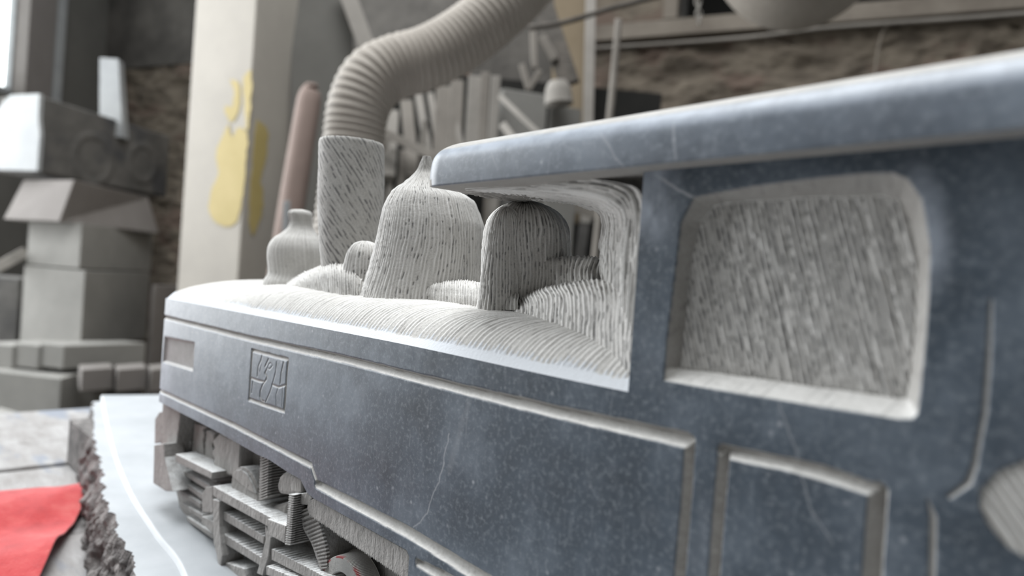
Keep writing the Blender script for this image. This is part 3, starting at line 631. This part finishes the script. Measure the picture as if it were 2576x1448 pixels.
sm = c.modifiers.new('thick', 'SOLIDIFY'); sm.thickness = .002; sm.offset = 1

# ================================================================== the room
def struct(o): o['kind'] = 'structure'; return o
fl = mk('floor', *boxv(-9, 4, -5, 7, -1.06, -1.0), FLOORM); struct(fl)
# far wall: runs from right-near to left-far ; h above camera fixes depth
def wallt(x): a = (x-1288)/f; return 1.3*1750/(252*(a+2.33))
A_ = P(120, hor(120), wallt(120)+.05); B_ = P(3300, hor(3300), wallt(3300)); dirw = (B_-A_); dirw[2] = 0; LW = np.linalg.norm(dirw); dirw /= LW; nw = np.array([-dirw[1], dirw[0], 0]); nw = nw if nw@(CP-A_) > 0 else -nw
def wallpt(x, y, off=0.):
    """point on the wall plane seen at pixel, lifted off the wall by off"""
    d = ray(x, y); t = ((A_+nw*off-CP)@nw)/(d@nw); return CP+d*t
n, m = 420, 260; ss = np.linspace(0, LW, n); zz = np.linspace(-1.0, 1.5, m); Sg, Zg = np.meshgrid(ss, zz, indexing='ij')
st = fb(Sg*5.5, Zg*9, 3); rub = .10*np.abs(fb(Sg*4, Zg*8, 3)-.5)+.05*np.abs(fb(Sg*11, Zg*19, 6)-.5)
zcap = wallpt(1900, 38)[2]-.03; scap = float((wallpt(1692, 300)-A_)@dirw); Zg = np.where(Sg > scap, np.minimum(Zg, zcap), Zg)
G = A_[None, None]*[1, 1, 0]+dirw*Sg[..., None]-nw*rub[..., None]*1.2+np.array([0, 0, 1.])*Zg[..., None]
struct(grid('wall_back', G, {}, RUBBLE, None))
def wbox(name, x0, y0, x1, y1, mat, d0=0., d1=.12, horiz=True, bevel=.004, parent=None):
    """board lying on the wall between two wall pixels, level"""
    a = wallpt(x0, y0); b = wallpt(x1, y1); s0 = (a-A_)@dirw; s1 = (b-A_)@dirw; z0, z1 = sorted((a[2], b[2])) if not horiz else (b[2], a[2])
    q = []
    for z in (min(z0, z1), max(z0, z1)):
        for s_, dd in ((s0, d0), (s1, d0), (s1, d1), (s0, d1)): p = A_*[1, 1, 0]+dirw*s_+nw*dd; q.append((p[0], p[1], z))
    return mk(name, q, [(0, 1, 2, 3), (4, 5, 6, 7), (0, 1, 5, 4), (1, 2, 6, 5), (2, 3, 7, 6), (3, 0, 4, 7)], mat, parent, bevel=bevel)
def wstrip(name, s0, s1, z0, z1, d0, d1, mat, parent=None, bevel=.004):
    q = []
    for z in (z0, z1):
        for s_, dd in ((s0, d0), (s1, d0), (s1, d1), (s0, d1)): p = A_*[1, 1, 0]+dirw*s_+nw*dd; q.append((p[0], p[1], z))
    return mk(name, q, [(0, 1, 2, 3), (4, 5, 6, 7), (0, 1, 5, 4), (1, 2, 6, 5), (2, 3, 7, 6), (3, 0, 4, 7)], mat, parent, bevel=bevel)
sx = lambda x: float((wallpt(x, 300)-A_)@dirw)
zb0 = wallpt(1900, 80)[2]; zb1 = wallpt(1900, 45)[2]
zl = wallpt(1900, 85)[2]; zu = wallpt(1900, 38)[2]
struct(wstrip('trim_1', sx(1470), LW, zl, zl+.035, 0, .07, BEAM)); struct(wstrip('trim_2', sx(1470), LW, zl+.035, zu, 0, .045, BEAM))
struct(wstrip('trim_3', sx(2250), LW, zu, zu+.12, 0, .05, BEAM))
struct(wstrip('wall_upper', 0, sx(1690), zu, 2.3, -.2, .0, DARKWALL)); struct(wstrip('trim_4', sx(1470), sx(1690), zu, zu+.25, 0, .04, RUBBLE))
struct(wstrip('wall_recess', sx(1690)-.3, LW, zu-.05, 2.3, -.9, -.8, BLACK)); struct(wstrip('wall_lintel', sx(1690), LW, zu+.75, 2.3, -.2, .0, DARKWALL))
struct(wstrip('wall_pier', sx(1655), sx(1690), zu, zu+.6, -.1, .05, BEAM))
# left wall with the bright window
WLc = wallpt(255, 300); WLd = P(-420, hor(-420), 3.5); WLd[2] = 0; WLc[2] = 0
dl = WLd-WLc; LL = np.linalg.norm(dl); dl /= LL; nl = np.array([-dl[1], dl[0], 0]); nl = nl if nl@(CP-WLc) > 0 else -nl
def lpt(x, y):
    d = ray(x, y); t = ((WLc-CP)@nl)/(d@nl); return CP+d*t
sl = lambda x, y=100: float((lpt(x, y)-WLc)@dl)
def lstrip(name, s0, s1, z0, z1, d0, d1, mat, parent=None, bevel=.004):
    q = []
    for z in (z0, z1):
        for s_, dd in ((s0, d0), (s1, d0), (s1, d1), (s0, d1)): p = WLc+dl*s_+nl*dd; q.append((p[0], p[1], z))
    return mk(name, q, [(0, 1, 2, 3), (4, 5, 6, 7), (0, 1, 5, 4), (1, 2, 6, 5), (2, 3, 7, 6), (3, 0, 4, 7)], mat, parent, bevel=bevel)
zw = lpt(10, 218)[2]; sw = sl(34)
struct(lstrip('wall_left', 0, sw, -1.0, 2.3, -.2, 0, PLASTER, bevel=0)); struct(lstrip('wall_sill', sw, LL, -1.0, zw, -.2, 0, PLASTER, bevel=0)); struct(lstrip('wall_header', sw, LL, 1.9, 2.3, -.2, 0, PLASTER, bevel=0))
wn = struct(lstrip('window_1', sw-.02, LL, zw-.02, 1.9, -.05, -.04, DAY, bevel=0))
lstrip('window_frame', sw-.02, sw+.008, zw-.02, 1.9, -.04, .005, PALE, wn, .003); lstrip('window_frame', sw, LL, zw-.04, zw+.0, -.04, .005, PALE, wn, .003)
struct(lstrip('trim_5', sl(106), sl(36), lpt(60, 240)[2]-.2, 2.3, 0, .10, SAWNP, bevel=.004))
struct(lstrip('trim_6', sl(128), sl(108), lpt(110, 300)[2], 2.3, 0, .11, PALE, bevel=.004))
struct(mk('wall_right_blocker', *boxv(3.4, 3.6, -4.5, 6, -1.0, 4.2), PLASTER)); struct(mk('wall_front_blocker', *boxv(-5.2, 3.4, -4.7, -4.5, -1.0, 4.2), PLASTER))  # unseen walls, added and raised to cut low sky light
struct(mk('wall_side', *boxv(-5.4, -5.2, -4.5, -.6, -1.0, 2.3), PLASTER))
struct(mk('ceiling_blocker', *boxv(.5, 3.6, -4.7, 7, 4.2, 4.3), DARKWALL))  # unseen partial ceiling, added to block sky light from the right
# pillar with yellow paint
def corner(name, xl, xc, xr, yt, yb, tc, rL, rR, mat, parent=None, bevel=.004, zt=None, zb=None, top=None, yref=None):
    """upright block from three vertical pixel edges; tc depth of the near corner, rL,rR depth ratios; top = (xl,xc,xr) of the top if it tapers"""
    yr = (yt+yb)/2
    z1 = (hor(xc)-yt)/f*tc if zt is None else zt; z0 = (hor(xc)-yb)/f*tc if zb is None else zb
    def foot(xs, z, yv):
        o = []
        for x, r in zip(xs, (rL, 1, rR)):
            y = hor(x) if yref == 'h' else yv; o.append(P(x, y, tc*r))
        L_, C_, R_ = o; q4 = L_+R_-C_; return [(a[0], a[1], z) for a in (C_, R_, q4, L_)]
    b = foot((xl, xc, xr), z0, yb if top else yr); t_ = foot(top, z1, yt) if top else foot((xl, xc, xr), z1, yr)
    return mk(name, b+t_, [(0, 1, 2, 3), (4, 5, 6, 7), (0, 1, 5, 4), (1, 2, 6, 5), (2, 3, 7, 6), (3, 0, 4, 7)], mat, parent, bevel=bevel)
# (pixel columns given at the horizon; the roll of the camera leans them)
PIL = corner('pillar', 450, 601, 748, 0, 0, 3.0, 1.04, 1.13, PILLARM, zt=2.3, zb=-1.0, bevel=.006, yref='h'); tag(PIL, 'tall square cream pillar with yellow paint patches', 'pillar')
a0 = P(450, hor(450), 3.0*1.04); c0 = P(601, hor(601), 3.0); r0 = P(748, hor(748), 3.0*1.13)
def onface(x, y, p, q, lift):
    d_ = (q-p)*[1, 1, 0]; nf = np.array([-d_[1], d_[0], 0]); nf /= np.linalg.norm(nf); nf = nf if nf@(CP-p) > 0 else -nf
    d = ray(x, y); t = ((p-CP)@nf)/(d@nf); return CP+d*t+nf*lift, nf
def blot(pts, p, q, nm='paint_patch', s_=24):
    pp = spl(pts+[pts[0]], s_*len(pts)//4); V = []; 
    for x, y in pp: V.append(onface(x+random.uniform(-2, 2), y+random.uniform(-2, 2), p, q, .003)[0])
    nf = onface(500, 300, p, q, 0)[1]; n = len(V); V += [v-nf*.0025 for v in V]
    mk(nm, V, [tuple(range(n))]+[(i, (i+1) % n, n+(i+1) % n, n+i) for i in range(n)], YELLOW, PIL)
blot([(615, 190), (632, 178), (634, 230), (628, 300), (622, 330), (614, 250)], a0, c0)
blot([(578, 200), (600, 205), (606, 240), (598, 290), (580, 305), (566, 280), (570, 265), (584, 268), (590, 230)], a0, c0)
blot([(566, 330), (552, 360), (545, 390), (550, 440), (532, 480), (526, 530), (545, 560), (575, 570), (600, 550), (614, 470), (620, 400), (624, 340), (600, 320), (585, 345), (576, 315)], a0, c0)
blot([(645, 300), (672, 330), (668, 400), (655, 450), (662, 500), (650, 560), (632, 590), (626, 520), (634, 420)], c0, r0)
# ---- tower of stone blocks
T = 3.3
def tower(name, label, *a, grp=None, cat='stone block', **k):
    o = corner(name, *a, **k); return tag(o, label, cat, grp)
o = tower('rough_block', 'dark rough block with pale sawn end on top of the stacked stones', -8, 95, 430, 240, 434, T, 1.03, 1.26, DARKST, bevel=.012)
# carved rings on its dark face
def ringat(cx, cy, R, par):
    p = P(95, 337, T); q = P(430, 337, T*1.26); c, nf = onface(cx, cy, p, q, -.004); e1 = (q-p)*[1, 1, 0]; e1 /= np.linalg.norm(e1); V = []; m, k = 40, 8
    for i in range(m):
        for j in range(k):
            A = 2*math.pi*i/m; B = 2*math.pi*j/k; rr_ = R+.03*math.cos(B); V.append(c+e1*rr_*math.cos(A)+U0*rr_*math.sin(A)+nf*.009*math.sin(B))
    mk('carved_ring', V, [(i*k+j, i*k+(j+1) % k, ((i+1) % m)*k+(j+1) % k, ((i+1) % m)*k+j) for i in range(m) for j in range(k)], DARKST, par, True)
ringat(235, 400, .12, o); ringat(360, 410, .10, o)
p = P(-8, 337, T*1.03); q = P(95, 337, T)
pts = [(-25, 300), (28, 240), (102, 236), (99, 300), (103, 340), (96, 430), (-28, 426)]
V = [onface(x, y, p, q, .006)[0] for x, y in pts]; nf = onface(0, 0, p, q, 0)[1]; n = len(V); V += [v-nf*.02 for v in V]
mk('sawn_end', V, [tuple(range(n))]+[(i, (i+1) % n, n+(i+1) % n, n+i) for i in range(n)], PALE, o)['label'] = 'pale sawn end face'
sl_ = corner('standing_slab', 252, 312, 328, 150, 300, 3.75, 1.0, 1.02, PALE, top=(250, 298, 312), zb=(hor(295)-345)/f*3.75, bevel=.003); tag(sl_, 'narrow white stone slab standing upright behind the dark rough block', 'stone slab')
tower('tapered_block', 'grey block with sloping sides under the dark rough block', 8, 149, 402, 450, 557, T-.06, 1.05, 1.2, SAWNP, top=(60, 187, 376), bevel=.004)
tower('small_block', 'short square grey block between the tapered block and the tall block', 69, 203, 384, 561, 676, T, 1.05, 1.2, SAWN)
tower('tall_block', 'largest square grey block in the middle of the stack', 54, 208, 372, 680, 880, T-.02, 1.05, 1.2, SAWN)
# bricks
def P3(x, y, t): return P(x, y, t)
zc0 = (hor(100)-930)/f*T; zc1 = (hor(100)-868)/f*T
xsb = [(-95, -33), (-31, 32), (34, 97), (99, 160)]
for i, (a, b) in enumerate(xsb):
    bb = corner('stone_brick', a, b, b+205, 868, 928, T-.30+.02*(3-i), 1.01, 1.10, SAWN, bevel=.004)
    tag(bb, ['leftmost long grey bar in the row under the tall block', 'second long grey bar from the left under the tall block', 'third long grey bar from the left under the tall block', 'rightmost long grey bar in the upper row, its side turned to the right'][i], 'stone bar', 'stone bars laid in rows under the tall block')
for i, (a, b) in enumerate([(196, 284), (287, 368), (371, 440)]):
    bb = corner('stone_brick', a, a+8, b, 928, 985, T-.42+.06*i, 1.04, 1.04, SAWNP, bevel=.004)
    tag(bb, ['left bar of the lower right row in the stack', 'middle bar of the lower right row in the stack', 'right bar of the lower right row, next to the locomotive'][i], 'stone bar', 'stone bars laid in rows under the tall block')
tower('lower_block', 'big grey block below the row of bars at the left', -60, 148, 262, 950, 1145, T-.40, 1.03, 1.15, SAWN, zb=-1.0)
tower('foot_block', 'low flat grey block at the foot of the stack, lower left', -120, 18, 128, 1095, 1200, T-.95, 1.08, 1.10, SAWN, zb=-1.0)
tower('rear_block', 'dark block behind the right side of the stack', 215, 235, 350, 985, 1150, T+.0, 1.02, 1.1, DARKST, zb=-1.0)
tower('side_block', 'pinkish block beside the tall block in front of the pillar', 372, 380, 500, 716, 990, T+.15, 1.01, 1.12, SAWNP, zb=-1.0)
tower('left_block', 'dark block at the left edge behind the stack', -120, 45, 90, 700, 880, T+.3, 1.0, 1.1, DARKST, zb=-1.0)
def slat(name, x0, y0, x1, y1, w, t0, t1, mat, thick=.03, label=None, cat='board', group=None, parent=None, bevel=.003):
    """leaning board: axis from pixel (x0,y0) at depth t0 to (x1,y1) at t1 ; w = width in pixels"""
    a = P(x0, y0, t0); b = P(x1, y1, t1); ax = (b-a); ax /= np.linalg.norm(ax)
    vd = ((a+b)/2-CP); vd /= np.linalg.norm(vd); sd = np.cross(ax, vd); sd /= np.linalg.norm(sd); nd = np.cross(sd, ax)
    wa = w/f*t0/2; wb = w/f*t1/2; V = [a-sd*wa, a+sd*wa, a+sd*wa+nd*thick, a-sd*wa+nd*thick, b-sd*wb, b+sd*wb, b+sd*wb+nd*thick, b-sd*wb+nd*thick]
    o = mk(name, V, [(0, 1, 2, 3), (4, 5, 6, 7), (0, 1, 5, 4), (1, 2, 6, 5), (2, 3, 7, 6), (3, 0, 4, 7)], mat, parent, bevel=bevel)
    if label: tag(o, label, cat, group)
    return o
slat('pale_plank', -40, 690, 68, 632, 26, 2.9, 3.6, BOARDL, label='pale plank slanting up to the stack from the left edge')
# ---- between pillar and hose
def tube(name, pts, rad, mat, parent=None, corr=None, m=32, n=200, closed=True):
    q = cat(np.stack([np.array(pts, float)]*2, 1), n, 2)[:, 0]; tg = np.gradient(q, axis=0); tg /= np.linalg.norm(tg, axis=1, keepdims=True)
    ref = np.array([.3, .2, .93]); nv = []; prev = np.cross(tg[0], ref); prev /= np.linalg.norm(prev)
    for t_ in tg:
        prev = prev-t_*(prev@t_); prev /= np.linalg.norm(prev); nv.append(prev.copy())
    nv = np.array(nv); bv = np.cross(tg, nv); L = np.r_[0, np.cumsum(np.linalg.norm(np.diff(q, axis=0), axis=1))]
    R = np.interp(np.linspace(0, 1, n), np.linspace(0, 1, len(rad)), rad) if hasattr(rad, '__len__') else np.full(n, rad)
    if corr: R = R+corr[0]*np.abs(np.sin(L*math.pi/corr[1]))
    a = np.linspace(0, 2*math.pi, m, endpoint=False)
    G = q[:, None]+(nv[:, None]*np.cos(a)[None, :, None]+bv[:, None]*np.sin(a)[None, :, None])*R[:, None, None]
    V = np.vstack([G.reshape(-1, 3), q[0], q[-1]]); Fc = [tuple(r_) for r_ in gridfaces(n, m, True)]
    Fc += [(n*m, (i+1) % m, i) for i in range(m)]+[(n*m+1, (n-1)*m+i, (n-1)*m+(i+1) % m) for i in range(m)]
    return mk(name, V, Fc, mat, parent, True)
o = tube('rolled_sheet', [P(786, 225, 2.75), P(778, 250, 2.75), P(740, 480, 2.72), P(700, 730, 2.7), P(660, 960, 2.65), P(590, 1500, 2.4)], [.012, .046, .05, .05, .05, .05], PINK, n=60); tag(o, 'pinkish rolled sheet leaning against the pillar', 'roll')
o = slat('partition_board', 815, -80, 800, 760, 150, 3.3, 3.2, PLASTER, .03, 'wide grey panel standing right of the pillar', 'panel')
slat('edge_board', 858, -60, 925, 125, 42, 3.2, 3.15, BOARDL, .03, 'pale leaning board beside the grey panel, left of the hose', 'board')
slat('thin_strip', 722, 505, 716, 620, 16, 2.2, 2.2, PALE, .01, 'short pale upright strip behind the small bottle-shaped stub', 'strip')
# ---- extraction hose
hp = [(812, 1015, 1.33), (830, 760, 1.33), (865, 560, 1.33), (884, 420, 1.33), (892, 335, 1.33), (905, 262, 1.33), (940, 200, 1.34), (1000, 168, 1.36), (1075, 146, 1.38), (1160, 100, 1.40), (1250, 30, 1.42), (1340, -60, 1.46), (1420, -170, 1.5)]
o = tube('extraction_hose', [P(*a) for a in hp], [.0505, .0515, .053, .054, .055, .056, .058, .058, .058, .058, .058, .058, .058], HOSEM, corr=(.0035, .0135), n=1100, m=48); tag(o, 'thick beige corrugated extraction hose bending up behind the chimney', 'hose')
# ---- rack with leaning offcuts
G1 = 'stone offcuts leaning in the rack'
rack = empty('offcut_rack', P(1150, 900, 3.0)*[1, 1, 0]+[0, 0, -1.0], 'dark rack with leaning rails behind the hose and domes', 'rack')
slat('rail', 940, 320, 1095, 395, 22, 2.75, 2.7, BOARD, .05, parent=rack); slat('rail', 1080, 390, 1560, 560, 26, 2.7, 2.6, BOARD, .05, parent=rack)
slat('rail', 940, 860, 1600, 900, 30, 2.8, 2.6, BOARD, .05, parent=rack)
for x in (965, 1240, 1590): slat('post', x, 330, x-40, 1000, 24, 2.85, 2.8, BOARD, .05, parent=rack)
slat('back_panel', 1290, 200, 1230, 900, 760, 3.12, 3.08, BLACK, .02, parent=rack)
desc = [(985, 275, 975, 400, 38, 'l'), (1022, 250, 1040, 400, 30, 'd'), (1053, 235, 1085, 390, 20, 'l'), (1082, 232, 1112, 380, 16, 'l'), (1118, 215, 1105, 400, 40, 'd'), (1150, 200, 1140, 400, 34, 'd'),
        (1147, 300, 1172, 380, 14, 'l'), (1196, 190, 1180, 420, 34, 'l'), (1222, 180, 1208, 420, 22, 'd'), (1248, 190, 1232, 420, 24, 'l'), (1070, 300, 1050, 420, 16, 'l')]
lw = ['short pale', 'dark narrow', 'thin pale', 'thinnest pale', 'broad dark', 'dark grey', 'slanting thin', 'tall pale', 'tall narrow dark', 'rightmost tall pale', 'low slanting']
for i, (a, b, c_, d_, w, kk) in enumerate(desc):
    slat('offcut', a, b, c_, d_+40, w, 2.95-.02*i, 2.8, BOARDL if kk == 'l' else BOARD, .03, '%s offcut %s in the rack behind the domes' % (lw[i], 'leaning' if abs(a-c_) > 15 else 'standing'), 'offcut', G1)
for i, (a, w) in enumerate([(985, 14), (1012, 20), (1042, 16), (1090, 20), (1245, 24), (1290, 18), (1330, 30), (1372, 16), (1405, 26), (1440, 20), (1475, 26), (1510, 14)]):
    slat('offcut', a+5, 370+(a-985)*.22, a-22, 700, w, 2.85, 2.8, DARKST if i > 4 else (BOARD if i % 2 else BOARDL), .03, ['narrow', 'middling', 'plain'][i % 3]+' lower offcut, '+['first', 'second', 'third', 'fourth', 'fifth', 'sixth', 'seventh', 'eighth', 'ninth', 'tenth', 'eleventh', 'twelfth'][i]+' from the left below the rack rail', 'offcut', 'stone offcuts below the rack rail')
slat('long_lath', 1255, 240, 1355, 335, 14, 2.6, 2.5, BOARDL, .02, 'narrow lath sloping down to the roof of the locomotive', 'lath')
slat('short_lath', 1262, 310, 1300, 360, 20, 2.55, 2.5, BOARDL, .02, 'short pale stick just above the roof edge', 'stick')
tag(corner('grey_box', 1245, 1262, 1376, 222, 340, 2.9, 1.02, 1.02, SAWN, bevel=.006, zb=-.1), 'flat grey box left of the tan board', 'box')
tag(corner('small_grey_box', 1380, 1386, 1462, 262, 330, 2.45, 1.0, 1.02, SAWN, bevel=.006, zb=-.1), 'smaller grey box in front of the tan board', 'box')
slat('dark_panel', 1310, -60, 1290, 240, 220, 3.25, 3.2, DARKWALL, .02, 'dark panel behind the chain and bracket', 'panel')
slat('tan_board', 1442, -160, 1420, 560, 86, 3.0, 2.95, TAN, .03, 'tall tan board right of the bracket', 'board')
slat('white_batten', 1490, -160, 1474, 560, 26, 2.88, 2.83, BOARDL, .05, 'pale upright batten on the edge of the tan board', 'batten')
slat('white_batten', 1600, 0, 1606, 0, 2, 2.98, 2.93, BOARDL, .05) if False else None
br = slat('leaning_bracket', 1352, -30, 1432, 210, 52, 2.5, 2.45, METAL, .03, 'dirty steel bracket leaning between hose and tan board', 'bracket')
for (a, b, c_, d_, w) in [(1312, 160, 1330, 225, 16), (1330, 225, 1360, 175, 14), (1362, 90, 1395, 150, 22), (1340, 60, 1345, 170, 16)]:
    slat('strap', a, b, c_, d_, w, 2.45, 2.45, BOARD, .02, parent=br)
o = tube('angled_cable', [P(1330, 70, 2.3), P(1390, 62, 2.3), P(1450, 48, 2.35), P(1540, 20, 2.4), P(1660, -10, 2.4)], .009, METAL, n=60, m=10); tag(o, 'dark sagging cable running up to the right beside the hose', 'cable')
# electric cup
o = tube('grey_cup', [P(1402, 205, 2.4), P(1404, 225, 2.4), P(1406, 262, 2.4)], [.03, .045, .05], BOARDL, n=20, m=20); tag(o, 'pale round cap under the leaning bracket', 'cap')
o = tube('wall_pipe', [P(1556, 50, 2.55), P(1546, 170, 2.55), P(1533, 300, 2.55), P(1520, 420, 2.55), P(1480, 800, 2.55)], .013, BOARD, n=60, m=14); tag(o, 'thin grey pipe standing against the rubble wall', 'pipe')
o = tube('thin_wire', [wallpt(2238, 62, .08), wallpt(2225, 75, .06), wallpt(2212, 110, .05), wallpt(2200, 200, .05), wallpt(2190, 330, .05)], .006, BEAM, n=60, m=8); tag(o, 'thin wire hanging down the rubble wall from the beam', 'wire')
o = tube('wall_cable', [wallpt(x, y, .085) for x, y in [(1480, 122), (1700, 108), (1900, 92), (2060, 72), (2240, 58), (2420, 46), (2576, 34), (2760, 20)]], .009, BOARD, n=120, m=10); tag(o, 'pale cable sagging along the beam on the rubble wall', 'cable')
# hanging pale bulge and chain
q = P(2010, -165, 1.9); n, m = 40, 48; a = np.linspace(0.01, math.pi-.01, n); b = np.linspace(0, 2*math.pi, m, endpoint=False); Ag, Bg = np.meshgrid(a, b, indexing='ij')
G = np.stack([q[0]+.235*np.sin(Ag)*np.cos(Bg), q[1]+.235*np.sin(Ag)*np.sin(Bg), q[2]+.25*np.cos(Ag)], -1)
tag(grid('hanging_sack', G, {}, HOSEM, None, wrap=True), 'bulging beige bag hanging from above at the top edge', 'bag')
ch = empty('steel_chain', P(1756, 50, 2.5), 'small steel chain hanging in front of the dark opening', 'chain')
for i in range(9):
    c = P(1751+1.0*i, -70+i*15, 2.5); V = []; mm, kk = 16, 6
    e1 = RC if i % 2 else FW
    for j in range(mm):
        for l in range(kk):
            A = 2*math.pi*j/mm; B = 2*math.pi*l/kk; R_ = .014+.0035*math.cos(B); V.append(c+e1*R_*.75*math.cos(A)+UC*R_*1.1*math.sin(A)+np.cross(e1, UC)*.0035*math.sin(B))
    mk('chain_link', V, [(x*kk+y, x*kk+(y+1) % kk, ((x+1) % mm)*kk+(y+1) % kk, ((x+1) % mm)*kk+y) for x in range(mm) for y in range(kk)], BOARDL, ch, True)
